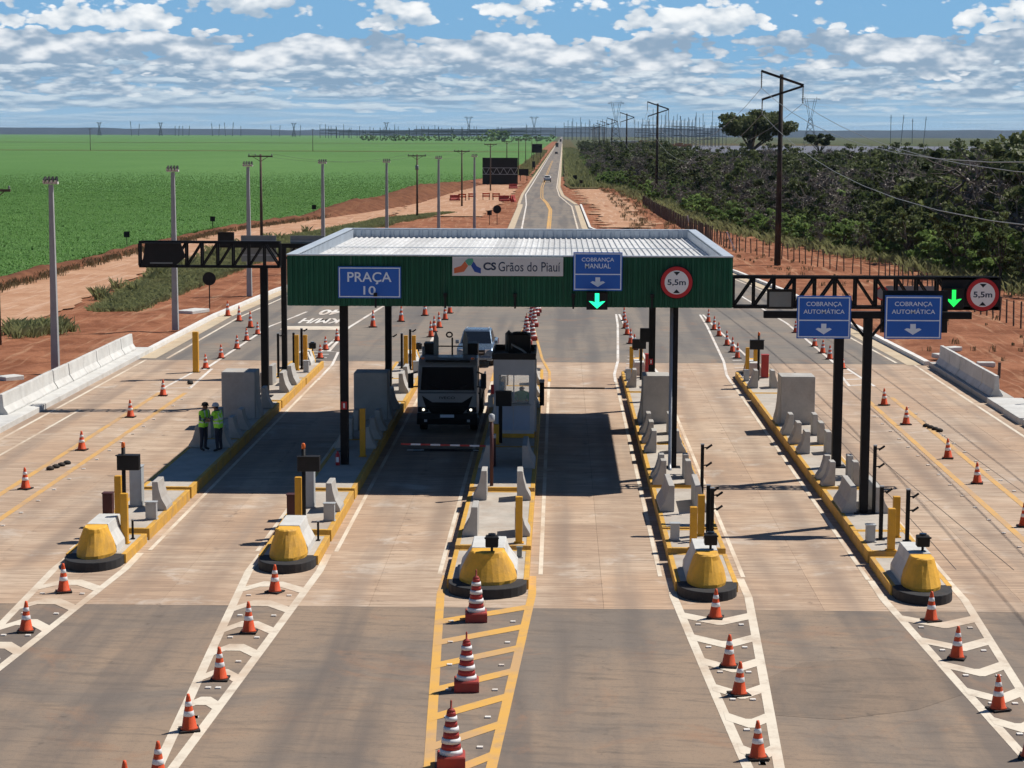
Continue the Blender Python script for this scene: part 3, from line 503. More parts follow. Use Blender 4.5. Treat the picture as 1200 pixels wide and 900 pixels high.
# ------------------------------------------------------------------ text
def text_mesh(body, size, bold=0.0, align='CENTER', space=1.0):
    cu = bpy.data.curves.new('txt', 'FONT'); cu.body = body; cu.size = size; cu.align_x = align; cu.align_y = 'CENTER'; cu.offset = bold; cu.extrude = 0.002; cu.space_character = space; cu.resolution_u = 4
    o = bpy.data.objects.new('txt', cu); COL.objects.link(o); bpy.context.view_layer.update()
    dg = bpy.context.evaluated_depsgraph_get(); me = bpy.data.meshes.new_from_object(o.evaluated_get(dg)); bpy.data.objects.remove(o); return me
def lettering(body, w, h, mat, parent, x, y, z, bold=0.02, face=-1, size=1.0, name='lettering'):
    """flat letters facing -Y (face=-1) fitted to width w and cap height h"""
    me = text_mesh(body, size, bold); co = np.empty(len(me.vertices)*3); me.vertices.foreach_get('co', co); co = co.reshape(-1, 3)
    mn, mx = co.min(0), co.max(0); c = (mn+mx)/2; co[:, 0] = (co[:, 0]-c[0])*w/(mx[0]-mn[0]); co[:, 1] = (co[:, 1]-c[1])*h/(mx[1]-mn[1])
    co2 = np.stack([co[:, 0], -co[:, 2], co[:, 1]], 1); me.vertices.foreach_set('co', co2.ravel()); me.materials.clear(); me.materials.append(mat); me.update()
    o = bpy.data.objects.new(name, me); link(o, parent); o.location = (x, y, z); return o
def poly_y(pts, y, th=0.004):
    """flat polygon in the XZ plane facing -Y"""
    n = len(pts); return MB().add([(x, y, z) for x, z in pts]+[(x, y+th, z) for x, z in pts], [tuple(range(n)), tuple(range(2*n-1, n-1, -1))]+[(i, n+i, n+(i+1) % n, (i+1) % n) for i in range(n)])
def disc_y(r, y, th=.004, n=36, cx=0, cz=0): return poly_y([(cx+r*math.cos(2*math.pi*i/n), cz+r*math.sin(2*math.pi*i/n)) for i in range(n)], y, th)
def arrow_pts(w, h, cx=0, cz=0, stem=.16, head=.55):
    s = w*stem; return [(cx-s, cz+h/2), (cx-s, cz+h*(head-.5)), (cx-w*.36, cz+h*(head-.5)+h*.06), (cx-w/2, cz-h*.02), (cx, cz-h/2), (cx+w/2, cz-h*.02), (cx+w*.36, cz+h*(head-.5)+h*.06), (cx+s, cz+h*(head-.5)), (cx+s, cz+h/2)]
# ------------------------------------------------------------------ canopy
CX0, CX1, CY0, CY1, CZ0, CZ1 = -9.34, 5.93, 68.8, 88.0, 6.08, 7.81
def corrug(m, a, b, z0, z1, along, fixed, pitch_, dep, inward):
    """trapezoid ribbed sheet between a and b, standing"""
    n = int(round((b-a)/pitch_)); pts = []
    for i in range(n):
        t0 = a+(b-a)*i/n; p = (b-a)/n
        pts += [(t0, 0), (t0+p*.30, 0), (t0+p*.42, dep), (t0+p*.88, dep)]
    pts.append((b, 0)); vs = []
    for t, d in pts:
        for z in (z0, z1): vs.append((t, fixed+d*inward, z) if along == 'x' else (fixed+d*inward, t, z))
    return m.add(vs, [(2*i, 2*i+2, 2*i+3, 2*i+1) for i in range(len(pts)-1)])
can = empty('toll_canopy', (0, 0, 0), 0, 'wide flat toll canopy with dark green ribbed fascia and white roof on black columns', 'canopy')
for k in range(14):
    xa = CX0+(CX1-CX0)*k/14; o = corrug(MB(), xa, CX0+(CX1-CX0)*(k+1)/14, CZ0, CZ1, 'x', CY0, .182, .035, -1).build('fascia_sheet', M['green'], can); o.location.y = random.uniform(-.006, .006)
corrug(MB(), CX0, CX1, CZ0, CZ1, 'x', CY1, .20, .035, 1).build('rear_fascia', M['green'], can)
corrug(MB(), CY0, CY1, CZ0, CZ1, 'y', CX0, .20, .035, -1).build('side_fascia', M['green'], can); corrug(MB(), CY0, CY1, CZ0, CZ1, 'y', CX1, .20, .035, 1).build('side_fascia', M['green'], can)
T = .30
for nm, x0, x1, y0, y1 in (('coping', CX0-.04, CX1+.04, CY0-.05, CY0+.12), ('coping', CX0-.04, CX1+.04, CY1-T, CY1+.06), ('coping', CX0-.05, CX0+T, CY0+.12, CY1-T), ('coping', CX1-T, CX1+.05, CY0+.12, CY1-T)):
    bx(nm, M['parapet'], can, x0, x1, y0, y1, CZ1, CZ1+.05, .01)
corrug(MB(), CX0+T, CX1-T, 6.9, CZ1, 'x', CY1-T, .42, .05, -1).build('parapet_lining', M['parapet'], can)
corrug(MB(), CY0+.1, CY1-T, 6.9, CZ1, 'y', CX0+T, .42, .05, 1).build('parapet_lining', M['parapet'], can); corrug(MB(), CY0+.1, CY1-T, 6.9, CZ1, 'y', CX1-T, .42, .05, -1).build('parapet_lining', M['parapet'], can)
def roof_sheet(w, L):
    m = MB(); pts = []; n = 4
    for i in range(n):
        p = w/n; t = i*p; pts += [(t, 0), (t+p*.55, 0), (t+p*.66, .045), (t+p*.88, .045)]
    pts.append((w, 0)); vs = []
    for t, d in pts: vs += [(t, 0, d), (t, L, d-.02)]
    return m.add(vs, [(2*i, 2*i+2, 2*i+3, 2*i+1) for i in range(len(pts)-1)]).mesh('roof_sheet', M['roofsteel'])
nsh = 16; rw = (CX1-CX0-2*T-.06)/nsh; L1 = (CY1-T-CY0-.25)
for k, (ya, Lk, zz) in enumerate(((CY0+.2, L1*.5+.1, 7.50), (CY0+.2+L1*.5, L1*.5-.2, 7.47))):
    rs = roof_sheet(rw, Lk)
    for i in range(nsh):
        o = bpy.data.objects.new('roof_sheet', rs); link(o, can); o.location = (CX0+T+.03+i*rw, ya, zz+random.uniform(-.006, .006))
bx('roof_flashing', M['parapet'], can, CX0+T, CX1-T, CY0+.2+L1*.52, CY0+.32+L1*.52, 7.535, 7.555)
bx('gutter', M['parapet'], can, CX1-T-.5, CX1-T-.06, CY0+.2, CY1-T-.1, 7.30, 7.36)
bx('soffit', M['dark'], can, CX0+.06, CX1-.06, CY0+.06, CY1-.06, CZ0+.05, CZ0+.12)
for x, y in ((-7.52, 69.9), (4.04, 69.9), (-7.45, 87.4), (4.10, 87.4)):
    c = MB(); w_, d_ = .26, .30
    c.box(x-w_/2, x+w_/2, y-d_/2, y-d_/2+.03, .36, CZ0+.05).box(x-w_/2, x+w_/2, y+d_/2-.03, y+d_/2, .36, CZ0+.05).box(x-.02-w_/2, x+.02-w_/2+.03, y-d_/2+.03, y+d_/2-.03, .36, CZ0+.05).box(x+w_/2-.03, x+w_/2, y-d_/2+.03, y+d_/2-.03, .36, CZ0+.05)
    co_ = c.build('column', M['blk'], can); bx('base_plate', M['blk'], co_, x-.28, x+.28, y-.28, y+.28, .36, .29)
for i, x in enumerate((-6.3, -3.9, -1.5, 0.5, 3.2)):
    bx('lamp_fitting', M['dark'], can, x-.03, x+.03, CY0-.12, CY0-.04, CZ0-.05, CZ0+.45)
    bx('camera_head', M['dark'], can, x-.06, x+.06, CY0-.22, CY0-.03, CZ0+.35, CZ0+.47)
MB().tube([(3.93, 69.64, 6.0), (3.93, 69.64, .55), (3.93, 69.5, .4), (3.93, 69.2, .33)], .06, 10).build('downpipe', M['galv'], can, 0, True)
o = bx('column_notice', M['signred'], can, -7.62, -7.42, 69.70, 69.735, 2.35, 2.62); bx('symbol', M['signw'], o, -7.55, -7.49, 69.690, 69.697, 2.40, 2.57)
o = bx('column_notice', M['signred'], can, 3.97, 4.13, 87.20, 87.235, 2.0, 2.25); bx('symbol', M['signw'], o, 4.02, 4.08, 87.19, 87.197, 2.05, 2.2)
bx('junction_box', M['dark'], can, 3.55, 3.98, 87.05, 87.2, 3.0, 3.6)
# ------------------------------------------------------------------ signs on the canopy
def panel_sign(name, x0, x1, z0, z1, y, label, group=None, frame=True):
    r = empty(name, ((x0+x1)/2, y, z0), 0, label, 'sign', group); w = x1-x0; h = z1-z0
    MB().box(-w/2, w/2, 0, .05, 0, h).build('panel', M['blue'], r, .008)
    if frame:
        b = .035; e = .035
        m = MB()
        for a in ((-w/2+e, w/2-e, e, e+b), (-w/2+e, w/2-e, h-e-b, h-e), (-w/2+e, -w/2+e+b, e+b, h-e-b), (w/2-e-b, w/2-e, e+b, h-e-b)): m.box(a[0], a[1], -.004, 0, a[2], a[3])
        m.build('border', M['signpale'], r)
    return r, w, h
YS = CY0-.13
r, w, h = panel_sign('plaza_number_sign', -7.59, -5.42, 6.36, 7.45, YS, 'blue sign reading PRAÇA 10 on the green fascia'); lettering('PRAÇA', 1.52, .42, M['signpale'], r, 0, -.004, .69, .012); lettering('10', .42, .30, M['signpale'], r, 0, -.004, .27, .012)
r = empty('concession_board', (-1.755, YS, 7.15), 0, 'long pale board with coloured logo reading CS Grãos do Piauí', 'sign'); MB().box(-1.9, 1.9, 0, .05, 0, .64).build('panel', M['logob'], r, .006)
lettering('CS', .44, .27, M['navy'], r, -.62, -.004, .33, .035); lettering('Grãos do Piauí', 2.12, .33, M['navy'], r, .74, -.004, .32, .004)
def arc_band(a0, a1, r0, r1, cx, cz, n=8, sx=1.0):
    A = [math.radians(a0+(a1-a0)*i/n) for i in range(n+1)]
    return [(cx+r0*math.cos(a)*sx, cz+r0*math.sin(a)) for a in A]+[(cx+r1*math.cos(a)*sx, cz+r1*math.sin(a)) for a in reversed(A)]
poly_y([(-1.84, .08), (-1.84, .26), (-1.60, .34), (-1.47, .50), (-1.36, .34), (-1.50, .14)], -.004, .003).build('logo_orange', M['lorange'], r)
poly_y([(-1.47, .51), (-1.36, .59), (-1.20, .60), (-1.17, .50), (-1.26, .36), (-1.35, .35)], -.0045, .003).build('logo_green', M['lgreen'], r)
poly_y([(-1.17, .49), (-1.26, .35), (-1.14, .14), (-.92, .08), (-.92, .26), (-1.06, .33)], -.005, .003).build('logo_blue', M['lblue'], r)
def lane_sign(x0, x1, z0, z1, y, label, l1, l2, group=None):
    r, w, h = panel_sign('lane_sign', x0, x1, z0, z1, y, label, group)
    lettering(l1, w*.66, h*.125, M['signpale'], r, 0, -.004, h*.80, .008); lettering(l2, w*(.76 if len(l2) > 7 else .52), h*.125, M['signpale'], r, 0, -.004, h*.645, .008)
    MB().box(-w/2+.07, w/2-.07, -.004, 0, h*.415, h*.415+.035).build('divider', M['signpale'], r); poly_y(arrow_pts(w*.30, h*.25, 0, h*.225), -.004, .004).build('arrow', M['signpale'], r)
    return r
lane_sign(.49, 2.17, 6.66, 7.98, YS-.06, 'blue COBRANÇA MANUAL lane sign rising above the green fascia', 'COBRANÇA', 'MANUAL')
def height_sign(x, y, z, R_, label):
    r = empty('height_limit_sign', (x, y, z), 0, label, 'sign')
    disc_y(R_*1.06, .03, .03).build('backing', M['dark'], r); disc_y(R_, .0, .03).build('ring', M['signred'], r); disc_y(R_*.76, -.004, .004).build('face', M['signw'], r)
    lettering('5,5m', R_*1.16, R_*.42, M['navy'], r, 0, -.008, -.02*R_, .02); 
    for s in (1, -1): poly_y([(-R_*.22, s*R_*.68), (R_*.22, s*R_*.68), (0, s*R_*.44)] if s > 0 else [(R_*.22, s*R_*.68), (-R_*.22, s*R_*.68), (0, s*R_*.44)], -.008, .003).build('wedge', M['ink'], r)
    return r
height_sign(4.03, YS-.02, 6.96, .54, 'round red-ringed 5,5m height sign on the green fascia')
def lane_signal(x0, x1, z0, z1, y, mat, label, on=True):
    r = empty('lane_signal', ((x0+x1)/2, y, z0), 0, label, 'signal'); w = x1-x0; h = z1-z0
    MB().box(-w/2, w/2, 0, .16, 0, h).build('housing', M['dark'], r, .01); MB().add([(-w/2, 0, h), (w/2, 0, h), (w/2, -.18, h), (-w/2, -.18, h)], [(0, 1, 2, 3), (3, 2, 1, 0)]).build('visor', M['dark'], r)
    if on: poly_y(arrow_pts(w*.78, h*.86, 0, h/2, .13, .42), -.006, .005).build('arrow', mat, r)
    return r
lane_signal(.95, 1.67, 6.02, 6.63, YS-.2, M['ledg'], 'lit green arrow signal under the COBRANÇA MANUAL sign')
# ------------------------------------------------------------------ gantries
def truss(name, x0, x1, y, z0, z1, col, label, dep=.42, nb=9):
    r = empty(name, (col[0], col[1], .36), 0, label, 'gantry'); X = lambda v: v-col[0]; Yv = y-col[1]; Z = lambda v: v-.36
    for yy in (Yv-dep/2, Yv+dep/2):
        for z in (z0, z1): MB().box(X(x0), X(x1), yy-.05, yy+.05, Z(z)-.05, Z(z)+.05).build('chord', M['blk'], r)
        for i in range(nb+1):
            xx = X(x0)+(x1-x0)*i/nb; s = .04
            MB().box(xx-s, xx+s, yy-.035, yy+.035, Z(z0)+.05, Z(z1)-.05).build('upright', M['blk'], r)
            if i < nb:
                xn = X(x0)+(x1-x0)*(i+1)/nb; up_ = (xx+xn)/2+col[0] < col[0]
                MB().bar((xx, yy, Z(z0) if up_ else Z(z1)), (xn, yy, Z(z1) if up_ else Z(z0)), .07).build('diagonal', M['blk'], r)
    for i in range(nb+1):
        xx = X(x0)+(x1-x0)*i/nb
        for z in (z0, z1): MB().box(xx-.03, xx+.03, Yv-dep/2+.05, Yv+dep/2-.05, Z(z)-.03, Z(z)+.03).build('crosspiece', M['blk'], r)
    MB().box(-.16, .16, -.16, .16, .03, Z(z0)-.05).build('column', M['blk'], r, .02); MB().box(-.32, .32, -.32, .32, 0, .03).build('base_plate', M['blk'], r)
    return r
truss('lane_gantry', 6.10, 15.3, 70.2, 6.02, 7.06, (9.83, 70.2), 'black lattice gantry with one column right of the green canopy', .42, 13)
truss('lane_gantry', -18.5, -12.3, 88.2, 6.13, 7.20, (-13.02, 88.2), 'black lattice gantry with one column left of the green canopy', .42, 9)
height_sign(14.72, 69.85, 6.50, .56, 'round red-ringed 5,5m height sign at the end of the right gantry')
bx('sign_bracket', M['dark'], bpy.data.objects['lane_gantry'], 13.3-9.83, 15.35-9.83, -.26, -.23, 5.95-.36, 7.08-.36)
lane_signal(13.36, 14.06, 6.02, 6.72, 69.78, M['ledg2'], 'lit green arrow signal beside the round sign on the right gantry')
o = lane_signal(7.25, 8.15, 5.97, 6.66, 69.76, M['dark'], 'unlit dark message box on the right gantry beside the canopy', False); disc_y(.001, .0).build('screen', M['glass'], o); bx('screen_glass', M['panelback'], o, -.38, .38, -.008, -.003, .08, .60)
r = empty('signal_box', (-17.4, 87.85, 6.2), 0, 'black signal box in the outer bay of the left gantry', 'signal'); MB().extr([(-.95, 0), (.55, 0), (.95, .35), (.75, .95), (-.8, .95)], 'y', 0, .2).build('housing', M['dark'], r); bx('label_strip', M['panelback'], r, -.6, .4, -.008, -.003, .06, .12); bx('hood', M['dark'], r, -.85, .8, -.2, 0, .95, .98)
def t_support(col, xa, xb, zb, label):
    r = empty('sign_support', (col[0], col[1], .36), 0, label, 'sign support')
    MB().box(-.13, .13, -.13, .13, .03, zb-.36).build('column', M['blk'], r, .015); MB().box(-.32, .32, -.32, .32, 0, .03).build('base_plate', M['blk'], r)
    MB().box(xa-col[0], xb-col[0], -.10, .10, zb-.36, zb-.36+.22).build('crossbeam', M['blk'], r, .01)
    for s in (-1, 1): MB().bar((s*.13, 0, zb-.9), (s*.55, 0, zb-.36), .08).build('brace', M['blk'], r)
    return r
ts = t_support((9.50, 61.6), 6.30, 12.65, 6.40, 'black T-shaped sign support on the rightmost island before the right gantry')
lane_sign(7.30, 8.95, 5.79, 7.10, 61.42, 'left one of the two blue COBRANÇA AUTOMÁTICA signs', 'COBRANÇA', 'AUTOMÁTICA'); lane_sign(9.98, 11.72, 5.79, 7.12, 61.42, 'right one of the two blue COBRANÇA AUTOMÁTICA signs', 'COBRANÇA', 'AUTOMÁTICA')
ts2 = t_support((-13.62, 98.9), -16.9, -10.4, 6.35, 'black T-shaped sign support behind the left gantry')
bx('backing_plate', M['dark'], ts, 9.95-9.5, 11.95-9.5, .11, .14, 5.6, 6.9)
for x0, x1, lb in ((-15.75, -14.0, 'grey back of a lane sign behind the left gantry, nearer its outer end'), (-13.3, -11.6, 'grey back of a lane sign behind the left gantry, next to the canopy')):
    r = empty('rear_facing_sign', ((x0+x1)/2, 99.05, 5.65), 0, lb, 'sign'); MB().box(-(x1-x0)/2, (x1-x0)/2, 0, .05, 0, 1.3).build('panel', M['panelback'], r, .01)
    for zz in (.3, 1.0): bx('rail', M['galv'], r, -(x1-x0)/2, (x1-x0)/2, -.04, 0, zz, zz+.06)
lane_signal(-16.85, -16.05, 6.45, 7.12, 98.75, M['dark'], 'dark back of a lane signal standing above the left gantry', False)
lane_signal(-11.3, -10.3, 6.3, 6.8, 98.7, M['dark'], 'dark signal back between left gantry and canopy corner', False)
r = empty('round_sign', (19.7, 122.5, 0), 0, 'round red-ringed sign on a post at the right roadside behind the right gantry', 'sign'); disc_y(.42, 0, .03, 30, 0, 2.4).build('disc', M['signred'], r); disc_y(.33, -.005, .004, 30, 0, 2.4).build('face', M['panelback'], r); MB().tube([(0, .06, 0), (0, .06, 2.85)], .05, 8).build('post', M['blk'], r)
r = empty('roadside_board', (22.0, 126, 0), 0, 'low grey board on two posts beyond the right kerb', 'sign'); bx('board', M['panelback'], r, -1.5, 1.5, 0, .05, 1.9, 2.6); bx('post', M['blk'], r, -1.2, -1.12, .06, .14, 0, 2.6); bx('post', M['blk'], r, 1.12, 1.2, .06, .14, 0, 2.6)

def road_text(body, x, y, w, L):
    me = text_mesh(body, 1.0, .03); co = np.empty(len(me.vertices)*3); me.vertices.foreach_get('co', co); co = co.reshape(-1, 3); mn, mx = co.min(0), co.max(0); c = (mn+mx)/2
    co[:, 0] = -(co[:, 0]-c[0])*w/(mx[0]-mn[0]); co[:, 1] = -(co[:, 1]-c[1])*L/(mx[1]-mn[1]); me.vertices.foreach_set('co', co.ravel()); me.materials.clear(); me.materials.append(M['wfresh']); me.update()
    o = bpy.data.objects.new('painted_lettering', me); link(o, far); o.location = (x, y, .02)
road_text('KM/H', -15.3, 128.0, 2.5, 3.6); road_text('40', -15.35, 134.2, 1.45, 4.0)
# ------------------------------------------------------------------ toll islands
ORD = ['first', 'second', 'third', 'fourth', 'fifth', 'sixth', 'seventh', 'eighth', 'ninth', 'tenth', 'eleventh', 'twelfth']
INM = ['leftmost island', 'second island from the left', 'middle island', 'fourth island from the left', 'rightmost island']
def pad(par, x0, x1, y0, y1, h, first=False, last=False):
    k = .14
    bx('pad', M['islet'], par, x0+k, x1-k, y0+(1.3 if first else k), y1-(1.3 if last else k), -.02, h-.008)
    for a, b in ((x0, x0+k), (x1-k, x1)): bx('kerb', M['yelkerb'], par, a, b, y0+(0 if not first else 1.2), y1-(0 if not last else .6), -.02, h, .015)
    if not first: bx('kerb', M['yelkerb'], par, x0+k, x1-k, y0, y0+k, -.02, h, .012)
    if not last: bx('kerb', M['yelkerb'], par, x0+k, x1-k, y1-k, y1, -.02, h, .012)
def half_ell(xc, yb, a, b, n=14): return [(xc+a*math.cos(math.pi+math.pi*i/n), yb+b*math.sin(math.pi+math.pi*i/n)) for i in range(n+1)]
def nose(par, xc, y0, hw, flip=1, zt=1.06, wide=1.0):
    """black rounded plinth, yellow bull-nose and the grey block behind it; flip=-1 mirrors it to the far end"""
    Y = lambda d: y0+flip*d
    def ring(a, b, yb, z, tail):
        p = half_ell(0, 0, a, b); pts = [(xc+q[0], Y(yb+q[1]), z) for q in p]+[(xc+a, Y(tail), z), (xc-a, Y(tail), z)]
        return pts if flip > 0 else pts[::-1]
    MB().loft([ring(hw, 1.0, 1.0, -.02, 2.0), ring(hw, 1.0, 1.0, .26, 2.0)]).build('plinth', M['blackp'], par, .02)
    a = hw*.66*wide
    lv = [(.21, a*.98, .80, 1.25), (.34, a, .80, 1.25), (.62, a*.88, .62, 1.22), (.92, a*.66, .42, 1.17), (zt-.03, a*.58, .36, 1.15), (zt, a*.53, .31, 1.14)]
    rj = random.Random(int(abs(xc)*100)+flip); rings = [[(x+rj.uniform(-.014, .014), y+rj.uniform(-.014, .014), z+rj.uniform(-.008, .008)) for x, y, z in ring(A, B, yb, z, 1.45)] for z, A, B, yb in lv]
    MB().loft(rings).build('bullnose', M['yel'], par, .015, False)
    m = MB(); a2 = a*1.02
    R_ = lambda s, z, e: [(xc-a2*s, Y(1.47), z), (xc+a2*s, Y(1.47), z), (xc+a2*s, Y(e), z), (xc-a2*s, Y(e), z)][::flip]
    m.loft([R_(1.0, .20, 3.1), R_(.98, .45, 3.1), R_(.66, .80, 3.05), R_(.56, zt+.01, 3.0)]); m.build('rear_block', M['concw'], par, .015)
GP = {}
def guard(x, y, L, side, label, h=.82, zb=.36, grp=None):
    """half-profile concrete guard, flared to one side"""
    key = (round(L, 2), side, h)
    if key not in GP:
        s = side; pr_ = [(-s*.09, 0), (s*.36, 0), (s*.35, h*.12), (s*.20, h*.42), (s*.12, h*.75), (s*.09, h), (-s*.09, h)]
        if s < 0: pr_ = pr_[::-1]
        GP[key] = MB().extr(pr_, 'y', 0, L).mesh('concrete_guard', M['conc'])
    o = bpy.data.objects.new('concrete_guard', GP[key]); link(o); o.location = (x, y, zb); o.rotation_euler.z = random.uniform(-.012, .012)
    b = o.modifiers.new('bevel', 'BEVEL'); b.width = .018; b.segments = 2; b.limit_method = 'ANGLE'
    return tag(o, label, 'concrete guard', grp)
def bollard(x, y, zb, h, label, w=.20):
    r = empty('yellow_bollard', (x, y, zb), 0, label, 'bollard', 'yellow bollards on the islands'); MB().box(-w/2, w/2, -w/2, w/2, .02, h).build('post', M['yelpost'], r, .012); MB().box(-w*.7, w*.7, -w*.7, w*.7, 0, .02).build('foot', M['yelpost'], r)
def sensor(x, y, zb, h, label, arms=(), w=.11):
    r = empty('sensor_post', (x, y, zb), 0, label, 'sensor post', 'black sensor posts on the islands'); MB().box(-w/2, w/2, -w/2, w/2, .02, h).build('post', M['blk'], r, .01); MB().box(-w, w, -w, w, 0, .02).build('foot', M['blk'], r)
    for z in arms: MB().tube([(w/2, 0, z), (w/2+.09, -.03, z+.02)], .02, 6).tube([(w/2+.06, -.06, z-.02), (w/2+.24, -.02, z+.10)], .035, 8).build('sensor_head', M['dark'], r)
    bx('cap', M['galv'], r, -w/2-.005, w/2+.005, -w/2-.005, w/2+.005, h, h+.03)
def signal_post(x, y, zb, h, label, bxoff=.12, lens=True):
    r = empty('signal_post', (x, y, zb), 0, label, 'signal post'); MB().tube([(0, 0, 0), (0, 0, h)], .06, 10).build('post', M['blk'], r, 0, True)
    MB().box(bxoff-.33, bxoff+.33, -.16, .10, h-.66, h-.20).build('housing', M['dark'], r, .015); MB().box(bxoff-.34, bxoff+.34, -.30, -.16, h-.21, h-.19).build('visor', M['dark'], r)
    if lens: MB().lathe([(.055, 0), (.06, .05), (.055, .14), (.03, .17)], 12, (0, 0, h)).build('beacon', M['amber'], r, 0, True)
    return r
def cabinet(x, y, zb, a, b, h, mat, label, name='cabinet', cat='cabinet'):
    r = empty(name, (x, y, zb), 0, label, cat); MB().box(-a/2, a/2, -b/2, b/2, .02, h).build('body', mat, r, .015); MB().box(-a/2-.02, a/2+.02, -b/2-.02, b/2+.02, h, h+.03).build('lid', mat, r, .008); MB().box(-a/2+.03, a/2-.03, -b/2-.006, -b/2, .08, h-.06).build('door', mat, r); MB().box(-a/2-.03, a/2+.03, -b/2-.03, b/2+.03, 0, .02).build('foot', M['conc'], r)
def nose_cam(x, y, z, label):
    r = empty('nose_camera', (x, y, z), 0, label, 'camera'); MB().tube([(0, 0, 0), (0, 0, .12)], .035, 8).build('stem', M['dark'], r); MB().box(-.17, .17, -.14, .14, .12, .42).build('housing', M['dark'], r, .03); MB().lathe([(.10, 0), (.10, .05), (.07, .05)], 12).build('lens', M['glass'], r, 0, True, (0, 0, .42)); MB().box(-.19, .19, -.20, -.14, .36, .40).build('hood', M['dark'], r)
def block(x0, x1, y0, y1, zt, label, side):
    r = empty('crash_block', ((x0+x1)/2, y0, .36), 0, label, 'concrete block'); w = (x1-x0)/2; t = zt-.36
    MB().box(-w, w, 0, y1-y0, 0, t).build('body', M['conc'], r, .03)
    for s in ((-1,) if side > 0 else (1,)):
        p = [(s*(w+.002), 0), (s*(w+.17), 0), (s*(w+.16), .14), (s*(w+.08), .45), (s*(w+.03), .85), (s*(w+.002), 1.3)]
        MB().extr(p if s > 0 else p[::-1], 'y', .05, y1-y0-.05).build('flare', M['conc'], r)
def island(i, pads, flipnose=True, wide=1.0):
    x0, x1, a, b = ISL[i]; xc = (x0+x1)/2
    lb = ['long toll island at far left, partly in the canopy shade', 'second long toll island from the left, beside the truck lane', 'middle toll island carrying the booth', 'fourth long toll island from the left, right of the booth', 'rightmost long toll island under the sign support']
    r = empty('toll_island', (xc, a, 0), 0, lb[i], 'toll island', 'toll islands'); g_ = bpy.data.objects.new('frame', None)
    root = r; off = Vector((xc, a, 0))
    class Par: pass
    before = set(bpy.data.objects)
    bx('bed', M['conc'], None, x0+.06, x1-.06, a+.9, b-.9, -.02, .09)
    n = len(pads)
    for k, (y0, y1, h) in enumerate(pads): pad(None, x0, x1, y0, y1, h, k == 0, k == n-1)
    nose(None, xc, a, (x1-x0)/2-.05, 1, 1.06, wide); nose(None, xc, b, (x1-x0)/2-.05, -1, .95, wide*.8)
    for o in set(bpy.data.objects)-before:
        if o.type == 'MESH': o.data.transform(Matrix.Translation(-off)); o.parent = root
    bpy.data.objects.remove(g_); return x0, x1, xc
RP = [(50.6, 55.4, .27), (55.75, 58.7, .35), (58.7, 65.7, .36), (66.05, 75.1, .36), (75.1, 90.4, .36), (90.75, 99.3, .33)]
LP = [(53.7, 57.8, .27), (58.15, 64.7, .35), (65.0, 75.6, .38), (75.6, 86.5, .38), (86.85, 95.0, .36), (95.3, 103.0, .33)]
MP = [(50.9, 55.9, .27), (56.2, 64.9, .33), (65.25, 74.0, .40), (74.0, 84.0, .40), (84.0, 92.5, .36), (92.8, 100.0, .33)]
for i in (3, 4):
    x0, x1, xc = island(i, [(a+(.2 if i == 3 else 0), b+(.2 if i == 3 and k == 0 else 0), h) for k, (a, b, h) in enumerate(RP)]); N_ = INM[i]
    G_ = 'concrete guards on the '+N_
    cabinet(x0+.28, 57.1, .35, .26, .24, .48, M['grey'], 'small grey box behind the nose of the '+N_)
    bollard(x0+.68 if i == 4 else xc-.1, 55.9, .35, 1.2, 'front yellow bollard behind the nose of the '+N_); bollard(x1-.48 if i == 4 else xc+.25, 57.8, .35, 1.2, 'rear yellow bollard behind the nose of the '+N_)
    sensor(xc-.18 if i == 4 else xc+.42, 57.4, .35, 1.55, 'black sensor post between the near bollards, '+N_, (1.4,)); sensor(xc+.55 if i == 4 else xc+.52, 57.2, .35, 1.5, 'black sensor post beside the rear near bollard, '+N_, (1.3, .9)); sensor(xc+.25 if i == 4 else x1-.3, 61.5, .36, 2.1, 'tall black sensor post by the long guards, '+N_, (2.0, 1.45), .10)
    nose_cam(xc+.12, 52.4, 1.07, 'black camera on top of the nose of the '+N_)
    for s, xg, sd in ((-1, x0+.42, 'left'), (1, x1-.42, 'right')):
        guard(xg, 61.4, 2.2, s, 'long %s guard nearest the camera on the %s' % (sd, N_), .82, .36, G_)
        guard(xg, 66.2, .5, s, 'short %s guard before the column on the %s' % (sd, N_), .82, .36, G_); guard(xg, 67.5, .5, s, 'second short %s guard before the column on the %s' % (sd, N_), .82, .36, G_)
        for k, y in enumerate((73.0, 75.3, 77.6)): guard(xg+(.04*k*s if i == 4 else 0), y, .7, s, '%s %s guard of three before the crash block, %s' % (['nearest', 'middle', 'farthest'][k], sd, N_), .82, .36, G_)
        guard(xg, 92.4, .8, s, '%s concrete guard beyond the crash block on the %s' % (sd, N_), .82, .33, G_)
    block(x0+.25 if i == 4 else x0+.30, x1+.02 if i == 4 else x1-.25, 80.6, 81.9, 2.3, 'tall grey concrete crash block standing across the '+N_, 1)
    signal_post(xc, 95.4, .33, 2.15, 'black signal post near the far end of the '+N_, -.1); cabinet(xc+.42, 96.5, .33, .34, .34, 1.1, M['red'], 'red box beside the far signal post of the '+N_, 'alarm_box', 'box')
    bollard(xc-.42, 96.6, .33, 1.45, 'left yellow bollard, far end of the '+N_, .18); bollard(xc+.1, 98.0, .33, 1.35, 'right yellow bollard, far end of the '+N_, .18); cabinet(x0+.22, 95.2, .33, .24, .24, .5, M['grey'], 'small grey box at the far end of the '+N_)
